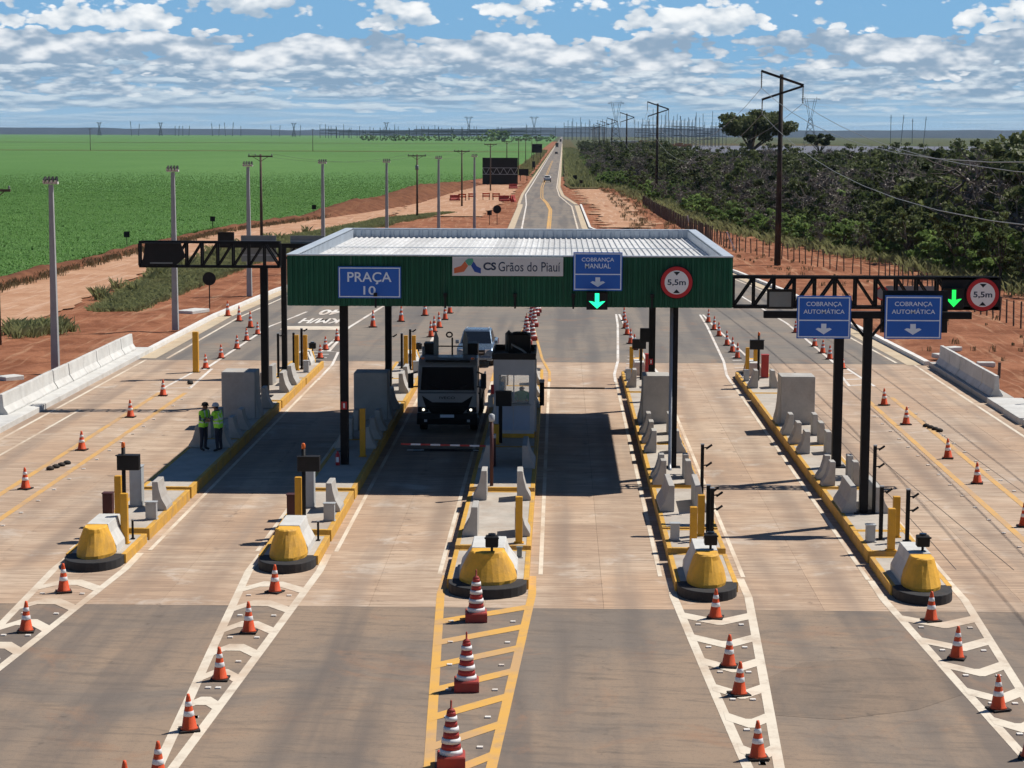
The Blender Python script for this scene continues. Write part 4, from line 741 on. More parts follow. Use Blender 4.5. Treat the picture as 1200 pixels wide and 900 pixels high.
for i in (0, 1):
    x0, x1, xc = island(i, LP); N_ = INM[i]; G_ = 'concrete guards on the '+N_
    bollard(xc+.50, 56.4, .27, 1.45, 'front yellow bollard behind the nose of the '+N_) if i == 0 else None
    bollard(xc-.22, 58.9, .35, 1.45, 'yellow bollard beside the near signal post, '+N_)
    signal_post(xc+.02 if i == 0 else xc-.02, 58.6, .35, 2.35, 'black signal post with orange beacon, '+N_, .16)
    cabinet(xc-.85 if i == 0 else xc-.6, 60.3, .35, .30, .30, .66, M['darkred'], 'dark red box at the left kerb of the '+N_, 'alarm_box', 'box'); cabinet(xc-.28, 61.8, .35, .38, .40, 1.25, M['grey'], 'tall pale grey cabinet behind the signal post, '+N_)
    cabinet(xc+.62, 59.6, .35, .33, .22, .52, M['grey'], 'small grey box near the right kerb of the '+N_); guard(x1-.40, 61.0, 1.0, 1, 'pale guard near the nose of the '+N_, .9, .35, G_)
    sensor(x1-.25, 57.0, .27, .55, 'short black sensor stub, right kerb of the '+N_, (), .06)
    for s, xg, sd in ((-1, x0+.42, 'left'), (1, x1-.42, 'right')):
        for k, y in enumerate((73.3, 75.6, 77.8)): guard(xg, y, .7, s, '%s %s guard of three before the shaded block, %s' % (['nearest', 'middle', 'farthest'][k], sd, N_), .82, .38, G_)
        guard(xg, 84.0, .7, s, '%s guard just behind the crash block on the %s' % (sd, N_), .9, .38, G_); guard(xg, 89.5, 1.2, s, 'nearer sunlit %s guard past the shade, %s' % (sd, N_), .9, .36, G_); guard(xg, 92.2, 1.2, s, 'farther sunlit %s guard past the shade, %s' % (sd, N_), .9, .36, G_)
    block(x0+.02, x1-.30 if i == 0 else x1-.28, 81.0, 82.3, 2.3, 'tall shaded concrete crash block standing across the '+N_, -1)
    if i == 1: bollard(-7.06, 71.6, .38, 1.75, 'shaded yellow bollard beside the front column of the canopy')
    sensor(x0+.32, 95.5, .33, 2.1, 'tall black sensor post, far left kerb of the '+N_, (2.0,)); sensor(xc-.3, 99.4, .33, 1.75, 'black sensor post left of the far bollards, '+N_, ()); sensor(xc+.15, 99.0, .33, 2.0, 'black sensor post between the far bollards, '+N_, (1.9,))
    bollard(xc-.02, 98.4, .33, 1.75, 'left yellow bollard, far end of the '+N_, .2); bollard(xc+.34, 98.9, .33, 1.7, 'right yellow bollard, far end of the '+N_, .2); nose_cam(xc+.4, 101.4, .96, 'black camera on the far nose of the '+N_)
    cabinet(x1-.3, 97.6, .33, .26, .26, .55, M['grey'], 'small grey box, far right kerb of the '+N_)
x0, x1, xc = island(2, MP, wide=1.12); N_ = INM[2]; G_ = 'concrete guards on the '+N_
for s, xg, sd in ((-1, x0+.50, 'left'), (1, x1-.40, 'right')):
    guard(xg, 57.5, 1.1, s, 'near %s concrete guard behind the nose of the middle island' % sd, .86, .33, G_); guard(xg+.06*-s, 63.3, .9, s, 'sunlit %s concrete guard just before the canopy shade on the middle island' % sd, .95, .33, G_)
    guard(xg, 69.0, 2.2, s, 'shaded %s concrete guard before the booth' % sd, .82, .40, G_); guard(xg, 85.0, 1.2, s, '%s concrete guard directly behind the booth' % sd, .95, .36, G_); guard(xg, 88.5, 1.2, s, 'second %s concrete guard behind the booth' % sd, .95, .36, G_); guard(xg, 93.0, 1.2, s, 'farthest %s concrete guard behind the booth' % sd, .95, .33, G_)
bollard(-1.10, 56.6, .33, 1.35, 'yellow bollard behind the nose of the middle island'); nose_cam(-1.72, 51.9, 1.07, 'black camera on top of the nose of the middle island')
bollard(-2.35, 74.6, .40, .75, 'short yellow bollard at the left front corner of the booth', .26); cabinet(-1.05, 54.9, .27, .14, .14, .28, M['panelback'], 'tiny grey box at the right kerb of the middle island nose')
# ------------------------------------------------------------------ booth
b = empty('toll_booth', (-1.70, 76.2, .40), 0, 'narrow pale grey toll booth with window on the middle island', 'toll booth')
W_, D_, H_ = .78, 3.2, 3.02
bx('plinth', M['yel'], b, -W_-.02, W_+.02, -.02, D_+.02, 0, .16, .01)
fr = MB(); z0, z1 = 1.36, 2.42
fr.box(-W_, W_, 0, .06, .16, z0).box(-W_, W_, 0, .06, z1, H_).box(-W_, -W_+.20, 0, .06, z0, z1).box(W_-.20, W_, 0, .06, z0, z1); fr.build('front_wall', M['booth'], b)
for s in (-1, 1):
    q = MB(); xa, xb = (s*W_-s*.06, s*W_) if s > 0 else (s*W_, s*W_-s*.06)
    q.box(xa, xb, .06, D_-.06, .16, z0).box(xa, xb, .06, D_-.06, z1, H_).box(xa, xb, .06, .35, z0, z1).box(xa, xb, D_-.7, D_-.06, z0, z1).box(xa, xb, 1.5, 1.6, z0, z1); q.build('side_wall', M['booth'], b)
q = MB(); q.box(-W_, W_, D_-.06, D_, .16, z0).box(-W_, W_, D_-.06, D_, z1, H_).box(-W_, -W_+.2, D_-.06, D_, z0, z1).box(W_-.2, W_, D_-.06, D_, z0, z1); q.build('rear_wall', M['booth'], b)
def glassmat():
    m, t, bb = new_mat('booth_glass'); bb.inputs['Base Color'].default_value = (0.75, 0.85, 0.85, 1); bb.inputs['Roughness'].default_value = 0.03; bb.inputs['Alpha'].default_value = 0.22; bb.inputs['Specular IOR Level'].default_value = 0.6; return m
M['clear'] = glassmat()
bx('pane', M['clear'], b, -W_+.2, -.02, .02, .03, z0, z1); bx('pane', M['clear'], b, .02, W_-.2, .02, .03, z0, z1); bx('mullion', M['booth'], b, -.02, .02, .01, .05, z0, z1)
bx('window_frame', M['panelback'], b, -W_+.19, W_-.19, -.012, -.002, z0-.05, z0-.01); bx('window_sill', M['galv'], b, -.1, W_-.12, -.10, -.002, z0-.10, z0-.06)
bx('door_panel', M['boothdoor'], b, -W_+.12, -.03, -.014, -.002, .30, 1.24, .005); bx('door_panel', M['boothdoor'], b, .0, W_-.16, -.014, -.002, .30, 1.24, .005)
bx('floor', M['panelback'], b, -W_+.06, W_-.06, .06, D_-.06, .16, .2)
bx('ceiling', M['booth'], b, -W_+.06, W_-.06, .06, D_-.06, H_-.12, H_-.08)
bx('counter', M['panelback'], b, -W_+.07, -W_+.45, .5, 2.4, .95, 1.0)
q = MB(); rz0, rz1 = H_, H_+.24; q.box(-W_-.06, W_+.06, -.06, 0, rz0, rz1).box(-W_-.06, W_+.06, D_, D_+.06, rz0, rz1).box(-W_-.06, -W_, 0, D_, rz0, rz1).box(W_, W_+.06, 0, D_, rz0, rz1).box(-W_, W_, 0, D_, rz0, rz0+.06); q.build('roof', M['dark'], b)
a_ = MB().box(-.25, .62, 1.2, 2.0, rz0+.12, rz0+.85).build('air_conditioner', M['dark'], b, .03); MB().lathe([(.28, 0), (.28, .05), (.1, .06)], 18).build('fan_grille', M['blk'], a_, 0, False, (.2, 1.6, rz0+.85))
MB().tube([(-.1, 1.2, rz0+.3), (-.1, .8, rz0+.5), (.3, .5, rz0+.32), (.45, .4, rz0+.2)], .04, 8).build('hose', M['galv'], b, 0, True); MB().tube([(-.32, 1.9, rz0+.1), (-.32, 1.9, rz0+.8), (-.2, 1.9, rz0+.9)], .07, 8).build('vent_pipe', M['panelback'], b, 0, True)
bx('wall_box', M['signred'], b, -W_-.10, -W_+.02, -.10, -.004, 1.7, 2.05); bx('ticket_unit', M['grey'], b, -W_-.22, -W_-.03, .2, .7, 1.15, 1.55)
bx('waste_pipe', M['galv'], b, W_+.01, W_+.09, .3, .38, .2, H_)
# equipment round the booth
r = empty('payment_display', (-2.17, 74.9, .40), 0, 'black display box on a post in front of the booth', 'display'); MB().box(-.07, .07, -.07, .07, 0, 1.5).build('post', M['blk'], r); MB().box(-.18, .42, -.2, .12, 1.42, 1.98).build('housing', M['dark'], r, .02); MB().box(-.2, .44, -.36, -.2, 1.97, 1.99).build('visor', M['dark'], r)
def boom(x, y, zb, L, label, stripes, s=-1):
    r = empty('boom_barrier', (x, y, zb), 0, label, 'boom barrier'); MB().box(-.10, .10, -.14, .14, 0, 1.0).build('housing', M['darkred'] if stripes else M['dark'], r, .015); MB().box(-.11, .11, -.15, .15, 1.0, 1.12).build('cap', M['grey'], r, .02)
    if stripes:
        n = 9
        for k in range(n): MB().box(min(s*(.12+L*k/n), s*(.12+L*(k+1)/n)), max(s*(.12+L*k/n), s*(.12+L*(k+1)/n)), -.2, -.15, .70+k*.006, .76+k*.006).build('arm_band', M['white'] if k % 2 else M['red'], r)
    else: MB().box(min(s*.1, s*(.1+L)), max(s*.1, s*(.1+L)), -.03, .03, .72, .79).build('arm', M['wood'], r)
boom(-2.28, 69.6, .40, 3.1, 'lowered red and white boom across the truck lane', True); boom(-.70, 85.8, .36, 2.6, 'dark lowered boom across the lane right of the booth', False, 1)
r = empty('signal_pole', (-2.19, 65.6, .40), 0, 'slim dark pole with grey cap at the front of the middle island', 'pole'); MB().tube([(0, 0, 0), (0, 0, 2.2)], .06, 8).build('pole', M['darkred'], r, 0, True); MB().lathe([(.09, 0), (.10, .08), (.10, .22), (.04, .26)], 12).build('cap', M['grey'], r, 0, True, (0, 0, 2.15))
r = empty('low_strip', (-4.15, 75.4, 0), 0, 'low dark strip with white pieces across the truck lane', 'speed bump'); MB().extr([(-.18, 0.004), (.18, 0.004), (.10, .05), (-.10, .05)][::1], 'x', -1.35, 1.35).build('ramp', M['rubber'], r)  # low dark strip across the lane, small white pieces along its near edge
for x in (-1.0, 1.0): MB().box(x-.06, x+.06, -.17, -.12, .035, .06).build('white_piece', M['white'], r)
for x in (-1.3, 1.3): MB().box(x-.28, x+.28, -.17, -.10, .03, .05).build('white_end', M['white'], r)
r = empty('fire_extinguisher', (-7.75, 69.6, .38), 0, 'small extinguisher with white tag at the foot of the front left canopy column', 'extinguisher'); MB().lathe([(.07, 0), (.075, .05), (.075, .38), (.03, .46), (.03, .5)], 12).build('body', M['signred'], r, 0, True); MB().box(-.05, .05, -.09, -.075, .12, .3).build('tag', M['white'], r); MB().bar((0, 0, .5), (.1, -.05, .5), .025).build('handle', M['blk'], r)
# ------------------------------------------------------------------ edge barriers
def jersey(L, h=.86):
    pr_ = [(.30, 0), (.30, .07), (.13, .32), (.085, h), (-.085, h), (-.13, .32), (-.30, .07), (-.30, 0)]
    return MB().extr(pr_, 'y', .012, L-.012).mesh('jersey_barrier', M['concw'])
jl = jersey(2.82); jr_ = jersey(2.6, .95)
for k in range(9):
    o = bpy.data.objects.new('jersey_barrier', jl); link(o); o.location = (-23.32+random.uniform(-.02, .02), 82.6+k*2.86, .24); o.rotation_euler.z = random.uniform(-.008, .008)
    bv = o.modifiers.new('bevel', 'BEVEL'); bv.width = .02; bv.segments = 2; tag(o, '%s pale concrete barrier from the camera along the left edge' % ORD[k], 'barrier', 'barriers along the left edge')
for k in range(5):
    o = bpy.data.objects.new('jersey_barrier', jr_); link(o); o.location = (19.85+random.uniform(-.02, .02), 90.6+k*2.64, .24); o.rotation_euler.z = random.uniform(-.008, .008)
    bv = o.modifiers.new('bevel', 'BEVEL'); bv.width = .02; bv.segments = 2; tag(o, '%s grey concrete barrier from the camera along the right edge' % ORD[k], 'barrier', 'barriers along the right edge')
# ------------------------------------------------------------------ cones
def cone_meshes():
    H = .74; r = lambda z: .165-(.165-.03)*(z/H)
    base = MB().box(-.20, .20, -.20, .20, 0, .035).mesh('base', M['rubber'])
    body = MB().lathe([(r(0)+.02, .035), (r(.05), .06), (r(.55), .55), (r(.68), .68), (.028, H), (.012, H)], 18).mesh('body', M['orange'], True)
    def band(a, b): return MB().lathe([(r(a)+.001, a), (r(a)+.005, a+.004), (r(b)+.005, b-.004), (r(b)+.001, b)], 18).mesh('band', M['white'], True)
    return [('base', base), ('body', body), ('band', band(.30, .40)), ('band', band(.50, .59))]
CM = cone_meshes()
def cone(x, y, label, group, s=1.0):
    r = empty('traffic_cone', (x, y, .012), random.uniform(-.5, .5), label, 'traffic cone', group); q = s*.80 if s > 1.1 else s; r.scale = (q, q, s*random.uniform(.98, 1.03)); r.rotation_euler = (random.uniform(-.03, .03), random.uniform(-.03, .03), random.uniform(-.4, .4))
    for n, me in CM: link(bpy.data.objects.new(n, me), r)
def drum_meshes():
    base = MB().loft([[(s*a, t*a, z) for s, t in ((-1,-1),(1,-1),(1,1),(-1,1))] for a, z in ((.27, 0), (.27, .20), (.25, .23))]).mesh('base', M['maroon']); L_ = [('base', base)]
    zs = [.23, .33, .45, .55, .67, .77, .88, .97, 1.06]; 
    for k in range(8):
        a, b_ = zs[k], zs[k+1]; R = lambda z: .215-(z-.23)*.155; e = .012 if k % 2 == 0 else -.004
        L_.append(('ring', MB().lathe([(R(a)+e, a+.004), (R(b_)+e, b_-.004)], 18).mesh('ring', M['white'] if k % 2 == 0 else M['red'], True)))
    L_.append(('cap', MB().lathe([(.085, 1.06), (.06, 1.10), (.02, 1.12), (.02, 1.25), (.008, 1.28)], 12).mesh('cap', M['maroon'], True))); return L_
DM = drum_meshes()
def drum(x, y, label, group):
    r = empty('striped_channelizer', (x, y, .012), random.uniform(-.12, .12), label, 'channelizer', group); r.rotation_euler.x = random.uniform(-.02, .02)
    for n, me in DM: link(bpy.data.objects.new(n, me), r)
def row(pts, what, group, s=1.0):
    for k, (x, y) in enumerate(sorted(pts, key=lambda p: p[1])): cone(x, y, 'orange cone, %s from the camera %s' % (ORD[k], what), group, s)
row([(-12.95, 51.3), (-12.83, 47.1)], 'before the leftmost island', 'cones before the leftmost island')
row([(-7.42, 51.5), (-7.44, 47.2), (-7.43, 43.0), (-7.41, 39.2), (-7.43, 36.1), (-7.79, 34.9)], 'before the second island', 'cones before the second island')
row([(3.96, 49.1), (3.91, 44.5), (3.94, 42.2), (3.91, 37.75)], 'before the fourth island', 'cones before the fourth island'); row([(9.31, 49.0), (9.24, 45.4), (9.30, 41.25), (9.2, 37.98)], 'before the rightmost island', 'cones before the rightmost island')
row([(-18.0, 66.5), (-18.08, 74.9), (-18.12, 83.8), (-18.12, 90.8), (-18.05, 101.6), (-18.05, 106.3), (-17.96, 111), (-18.09, 115.4), (-18.01, 119.1)], 'between the yellow lines at left', 'cones along the left lane line')
row([(-19.08, 123.3), (-20.46, 127.5), (-21.76, 131)], 'slanting to the left white kerb', 'cones slanting to the left kerb', 1.35)
row([(14.42, 61.3), (14.56, 69.0), (14.58, 74.4), (14.52, 83.2), (14.57, 89.2), (14.67, 103.3), (14.59, 107.6), (14.6, 110.6), (14.61, 114.2), (14.46, 122.1)], 'between the yellow lines at right', 'cones along the right lane line')
row([(-12.77, 106.6), (-12.97, 110.8), (-12.84, 115.5)], 'beyond the far tip of the leftmost island', 'cones beyond the leftmost island'); row([(-11.55, 124), (-10.1, 127.9), (-8.85, 132.2)], 'slanting across the far left lane', 'cones slanting across a far lane', 1.4)
row([(-7.56, 118.2), (-7.57, 121.3), (-7.42, 124), (-7.35, 129.4), (-7.3, 134)], 'beyond the far tip of the second island', 'cones beyond the second island', 1.3); row([(4.27, 111.8), (4.15, 115), (4.13, 120.2), (4.13, 124.2), (4.25, 129.3)], 'beyond the far tip of the fourth island', 'cones beyond the fourth island', 1.2)
row([(9.65, 107.8), (9.63, 110.8), (9.64, 114.4), (9.6, 119.7), (9.6, 123.6), (9.6, 128.5)], 'beyond the far tip of the rightmost island', 'cones beyond the rightmost island', 1.15)
for k, (x, y) in enumerate(((-2.0, 37.1), (-1.95, 42.4), (-2.0, 48.65))): drum(x, y, 'red and white striped channelizer, %s from the camera on the yellow bars' % ORD[k], 'channelizers before the middle island')
for k, (x, y) in enumerate(((-1.78, 114.2), (-1.52, 116.6), (-1.93, 120.1), (-1.53, 125), (-1.74, 129), (-1.51, 132.6), (-1.42, 135.2), (-1.6, 138.5))): drum(x, y, 'striped channelizer, %s from the booth beyond the middle island' % ORD[k], 'channelizers beyond the middle island')
# yellow post and debris on the left lane, right roadside stakes
r = empty('height_gauge_post', (-18.26, 100.0, 0), 0, 'lone tall yellow post on the white markings of the left lane', 'post'); MB().box(-.14, .14, -.14, .14, .01, 2.05).build('post', M['yelpost'], r, .015); MB().box(-.22, .22, -.2, .2, 0, .012).build('foot', M['rubber'], r)
for j, (x0_, y0_, lb) in enumerate(((-18.15, 70.4, 'row of black rubber lumps on the left lane marking'), (15.25, 82.6, 'row of black rubber lumps beside the right cone row'), (-17.75, 95.6, 'black rubber lumps beside the lone yellow post'))):
    r = empty('rubber_lumps', (x0_, y0_, .006), 0, lb, 'rubber lumps')
    for k in range(4 if j < 2 else 2): MB().lathe([(.13, 0), (.15, .04), (.12, .10), (.05, .13)], 10).build('lump', M['rubber'], r, 0, True, (k*.10*(1 if j == 0 else 1), k*(.42 if j == 0 else -.45), 0))
for k, (x, y, h) in enumerate(((22.0, 92.5, 1.9), (21.1, 88.3, 1.9), (21.9, 99.5, .8))):
    r = empty('roadside_stake', (x, y, .0), 0, ['dark stake with pale tip on the soil right of the barriers', 'plain dark stake at the end of the right barriers', 'short dark stake on the soil behind the right barriers'][k], 'stake'); MB().tube([(0, 0, 0), (.01, 0, h)], .075, 8).build('post', M['wood'], r)
    if k == 0: MB().tube([(0, 0, h*.78), (.0, 0, h*.86)], .085, 8).build('band', M['white'], r); MB().lathe([(.08, 0), (.07, .05), (.02, .07)], 8).build('tip', M['white'], r, 0, False, (0, 0, h))
for k, (x, y, a, b_) in enumerate(((22.3, 104.5, .9, .5), (20.9, 108.5, 1.2, .7), (22.0, 112.0, 1.0, .6), (-26.6, 96.0, 1.1, .8), (-24.4, 133, 2.2, 1.2))):
    r = bpy.data.objects.new('loose_slab', MB().box(-a/2, a/2, -b_/2, b_/2, -.1, .14).mesh('loose_slab', M['concw'])); link(r); r.location = (x, y, .12); r.rotation_euler.z = .3*k; bv = r.modifiers.new('b', 'BEVEL'); bv.width = .03
    tag(r, ['pale slab lying on the soil behind the right barriers', 'pale slab half hidden behind the far end of right barriers', 'round-edged pale slab farther out on the right soil', 'small white slab on the red soil left of the barriers', 'pale slab on the soil by the round sign at left'][k], 'slab')
# ------------------------------------------------------------------ vehicles
def wheel(par, x, y, r, w, steer=0.0):
    t = MB(); t.loft([[(xx, rr*math.cos(2*math.pi*j/20), rr*math.sin(2*math.pi*j/20)) for j in range(20)] for xx, rr in ((-w/2, r*.62), (-w/2, r*.94), (-w/2+.04, r), (w/2-.04, r), (w/2, r*.94), (w/2, r*.62))])
    o = t.build('wheel', M['tyre'], par, 0, False, (x, y, r))
    MB().loft([[(xx, rr*math.cos(2*math.pi*j/20), rr*math.sin(2*math.pi*j/20)) for j in range(20)] for xx, rr in ((-w/2+.02, r*.6), (-w/2-.005, r*.3), (w/2+.005, r*.3), (w/2-.02, r*.6))]).build('rim', M['rim'], o); return o
def truck():
    r = empty('flatbed_truck', (-4.45, 79.7, 0), 0, 'grey-white flatbed truck with lit headlamps waiting under the canopy', 'truck')
    prof = [(.10, .62), (.0, 1.05), (.02, 1.62), (.10, 1.74), (.42, 2.72), (.62, 2.90), (1.0, 2.98), (1.95, 3.0), (2.06, 2.85), (2.10, .62)]
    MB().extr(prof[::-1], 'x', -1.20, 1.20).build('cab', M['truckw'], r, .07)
    def front(pts, d=.02):
        """quad strip on the sloping front: (x, z) mapped to the cab face"""
        out = []
        for x, z in pts:
            y = float(np.interp(z, [.62, 1.05, 1.62, 1.74, 2.72], [.10, 0, .02, .10, .42])); out.append((x, y-d, z))
        return out
    def plate(name, pts, mat, d=.02, par=None): n = len(pts); f = front(pts, d); bk = front(pts, d-.018); return MB().add(f+bk, [tuple(range(n)), tuple(range(2*n-1, n-1, -1))]+[(i, n+i, n+(i+1) % n, (i+1) % n) for i in range(n)]).build(name, mat, par or r)
    plate('windscreen', [(-1.08, 1.76), (1.08, 1.76), (1.02, 2.66), (-1.02, 2.66)], M['glass'], .024)
    for s in (-1, 1):
        w_ = plate('wiper', [(s*.1, 1.80), (s*.14, 1.78), (s*.75, 1.98), (s*.74, 2.01)] if s > 0 else [(s*.74, 2.01), (s*.75, 1.98), (s*.14, 1.78), (s*.1, 1.80)], M['blk'], .045)
    plate('grille', [(-.62, .82), (.62, .82), (.86, 1.10), (1.02, 1.55), (.60, 1.28), (-.60, 1.28), (-1.02, 1.55), (-.86, 1.10)], M['blk'], .03)
    for k in range(4): plate('grille_slat', [(-.55-.07*k, .86+.09*k), (.55+.07*k, .86+.09*k), (.56+.07*k, .885+.09*k), (-.56-.07*k, .885+.09*k)], M['dark'], .042)
    plate('trim_line', [(-1.16, 1.66), (1.16, 1.66), (1.16, 1.675), (-1.16, 1.675)], M['blk'], .022)
    lettering('IVECO', .62, .10, M['ink'], r, 0, -.035, 1.47, .01, name='badge')
    MB().extr([(-.06, .38), (.30, .38), (.30, .84), (-.03, .84), (-.10, .62)], 'x', -1.22, 1.22).build('bumper', M['dark'], r, .04)
    for s in (-1, 1):
        h_ = MB().box(s*.98-.20, s*.98+.20, -.055, .04, .88, 1.10).build('headlight', M['glass'], r, .03); MB().lathe([(.055, 0), (.045, .03)], 14).build('lamp', M['headl'], h_, 0, False)
        l_ = h_.children[0]; l_.rotation_euler = (math.pi/2, 0, 0); l_.location = (s*.95, -.06, .99)
        MB().box(s*.86-.06, s*.86+.06, -.13, -.06, .50, .60).build('fog_lamp', M['lampg'], r)
        m_ = MB().box(s*1.46-.11, s*1.46+.11, -.10, .06, 1.85, 2.45).build('mirror', M['dark'], r, .04); MB().bar((s*1.2, .15, 2.5), (s*1.45, -.02, 2.42), .05).build('bracket', M['dark'], m_); MB().bar((s*1.2, .15, 1.9), (s*1.45, -.02, 1.9), .05).build('bracket', M['dark'], m_)
        MB().add([(s*1.206, .5, 1.8), (s*1.206, 1.5, 1.75), (s*1.206, 1.5, 2.6), (s*1.206, .72, 2.62)], [(0, 1, 2, 3), (3, 2, 1, 0)]).build('side_window', M['glass'], r)
        MB().box(s*1.22-.02, s*1.22+.02, 1.3, 1.5, 1.45, 1.5).build('door_handle', M['blk'], r); MB().box(s*1.05-.2, s*1.05+.2, .3, 1.0, .35, .62).build('step', M['dark'], r)
        MB().box(s*1.0-.06, s*1.0+.06, .3, .5, 2.98, 3.06).build('marker_lamp', M['amber'], r)
    MB().box(-.28, .28, -.115, -.10, .68, .80).build('number_plate', M['signpale'], r); MB().box(-.9, .9, .30, .55, 2.86, 2.95).build('sun_visor', M['dark'], r, .02)
    for x in (-.42, .42): MB().box(x-.06, x+.06, .4, 8.2, .62, .88).build('chassis_rail', M['blk'], r)
    MB().box(-1.25, 1.25, 2.35, 8.4, 1.05, 1.20).build('flatbed', M['dark'], r, .01)
    for k in range(6): MB().box(-1.27, 1.27, 2.45+k*1.1, 2.53+k*1.1, .92, 1.05).build('crossmember', M['blk'], r)
    for s in (-1, 1):
        MB().extr([(s*.60-.10, 1.2), (s*.60+.12, 1.2), (s*.60+.10, 3.62), (s*.60-.02, 3.95), (s*.60-.10, 3.62)], 'y', 2.55, 2.63).build('headboard_fin', M['panelback'], r, .01)
        MB().box(s*.90-.22, s*.90+.22, 2.7, 3.5, 1.2, 3.38).build('tool_locker', M['dark'], r, .03)
        MB().box(s*1.22-.03, s*1.22+.03, 2.4, 8.4, 1.2, 1.55).build('drop_side', M['dark'], r)
    rg = MB(); rg.tube([(.05, 2.9, 1.2), (.05, 2.9, 3.6)], .035, 8); rg.tube([(.05+.12*math.cos(a)-.12, 2.9, 3.72+.10*math.sin(a)) for a in np.linspace(0, 2*math.pi, 13)], .035, 6); rg.build('hook_post', M['blk'], r)
    MB().bar((-.7, 2.8, 3.25), (.7, 2.8, 3.25), .05).build('headboard_rail', M['blk'], r); MB().tube([(-1.1, 2.2, .7), (-1.1, 2.2, 3.3)], .06, 8).build('exhaust', M['galv'], r, 0, True)
    for s in (-1, 1):
        wheel(r, s*1.02, 1.25, .50, .30); wheel(r, s*.96, 6.2, .50, .52); wheel(r, s*.96, 7.3, .50, .52)
    MB().box(-.8, -.2, 2.3, 4.2, .45, .95).build('fuel_tank', M['galv'], r, .06)
truck()
def car(name, loc, rz, label, cat, paint_, L=5.2, Wd=1.86, H=1.78, kind='pickup', front=True):
    """body, cab, glass, lamps and wheels; local -Y is the front"""
    r = empty(name, loc, rz, label, cat); w = Wd/2; hood = 1.02; 
    prof = [(.10, .32), (0, .55), (.02, .86), (.22, 1.0), (1.25, 1.10), (L-.10, 1.06), (L, .60), (L-.1, .32)]
    MB().loft([[(x*w, y, z if abs(x) < 1 else z*.985) for y, z in prof][::-1] for x in (-1, -.93, .93, 1)]).build('body', paint_, r, .05)
    y0, y1, ya, yb = (1.15, 3.35, 1.85, 3.15) if kind == 'pickup' else (1.05, L-.25, 1.8, L-.75)
    R_ = lambda s, a, b, z: [(-w*s, a, z), (w*s, a, z), (w*s, b, z), (-w*s, b, z)]
    MB().loft([R_(.93, y0, y1, 1.06), R_(.76, ya, yb, H-.04), R_(.70, ya+.1, yb-.1, H)]).build('cabin', paint_, r, .04)
    def slope(t, a, b): return a+(b-a)*t
    zz = lambda t: 1.06+(H-1.10)*t; e = .012
    q = lambda t, s=.0: (slope(t, .93, .76)-s)*w
    MB().add([(-q(.10, .07), slope(.10, y0, ya)-e, zz(.10)), (q(.10, .07), slope(.10, y0, ya)-e, zz(.10)), (q(.92, .07), slope(.92, y0, ya)-e, zz(.92)), (-q(.92, .07), slope(.92, y0, ya)-e, zz(.92))], [(0, 1, 2, 3)]).build('windscreen', M['glass'], r)
    MB().add([(-q(.15, .09), slope(.15, y1, yb)+e, zz(.15)), (q(.15, .09), slope(.15, y1, yb)+e, zz(.15)), (q(.9, .09), slope(.9, y1, yb)+e, zz(.9)), (-q(.9, .09), slope(.9, y1, yb)+e, zz(.9))], [(3, 2, 1, 0)]).build('rear_window', M['glass'], r)
    for s in (-1, 1):
        P4 = [(s*(q(.15)+e), slope(.15, y0, ya)+.18, zz(.15)), (s*(q(.15)+e), slope(.15, y1, yb)-.12, zz(.15)), (s*(q(.88)+e), slope(.88, y1, yb)-.10, zz(.88)), (s*(q(.88)+e), slope(.88, y0, ya)+.10, zz(.88))]
        MB().add(P4, [(0, 1, 2, 3), (3, 2, 1, 0)]).build('side_window', M['glass'], r)
        MB().box(s*(w+.09)-.09, s*(w+.09)+.09, y0+.25, y0+.37, 1.08, 1.26).build('mirror', paint_, r, .03)
        MB().loft([[(s*w*.95, .10, z), (s*w*.58, .0, z), (s*w*.58, .12, z), (s*w*.97, .4, z)][::s] for z in (.74, .92)]).build('headlight', M['lampg'], r)
        MB().box(s*w*.92-.09, s*w*.92+.09, L-.06, L+.01, .72, 1.0).build('tail_light', M['redl'], r)
        for yy in (.95, L-1.15): wheel(r, s*(w-.10), yy, .38, .24)
    MB().box(-w*.56, w*.56, -.025, .03, .62, .90).build('grille', M['dark'], r, .02); MB().box(-w*.5, w*.5, -.035, -.02, .74, .79).build('grille_bar', M['rim'], r)
    MB().box(-w*.98, w*.98, -.06, .15, .34, .56).build('bumper', paint_, r, .05); MB().box(-.22, .22, -.07, -.06, .42, .53).build('number_plate', M['white'], r); MB().box(-w*.7, w*.7, -.062, .02, .30, .40).build('air_dam', M['dark'], r)
    MB().box(-w*.96, w*.96, L-.1, L+.08, .4, .6).build('rear_bumper', M['dark'], r, .04)
    if kind == 'pickup':
        MB().box(-w*.84, w*.84, 3.45, L-.12, 1.0, 1.075).build('load_bed', M['dark'], r)
        for s in (-1, 1): MB().tube([(s*w*.62, ya+.15, H+.03), (s*w*.62, yb-.15, H+.03)], .025, 6).build('roof_rail', M['galv'], r)
    return r
car('pickup_truck', (-4.33, 102.9, 0), -.03, 'silver-blue pickup waiting behind the truck', 'pickup', M['silver'])
car('hatchback', (-3.0, 505, .03), math.pi, 'white car on the far road driving away', 'car', M['carw'], 4.2, 1.78, 1.6, 'car')
car('sedan', (-1.9, 1180, .03), math.pi, 'dark car farther along the straight road', 'car', M['card'], 4.4, 1.8, 1.5, 'car')
r = empty('lorry', (-2.4, 1750, .03), 0, 'dark lorry near the end of the visible road', 'lorry'); MB().box(-1.25, 1.25, 0, 1.9, .5, 2.9).build('cab', M['card'], r, .1); MB().box(-1.3, 1.3, 2.2, 11, 1.0, 4.0).build('cargo_body', M['dark'], r, .05); MB().box(-1.1, 1.1, -.02, 0, 1.8, 2.6).build('windscreen', M['glass'], r)
for s in (-1, 1):
    for y in (1, 4, 8.5, 9.7): wheel(r, s*1.05, y, .5, .3)
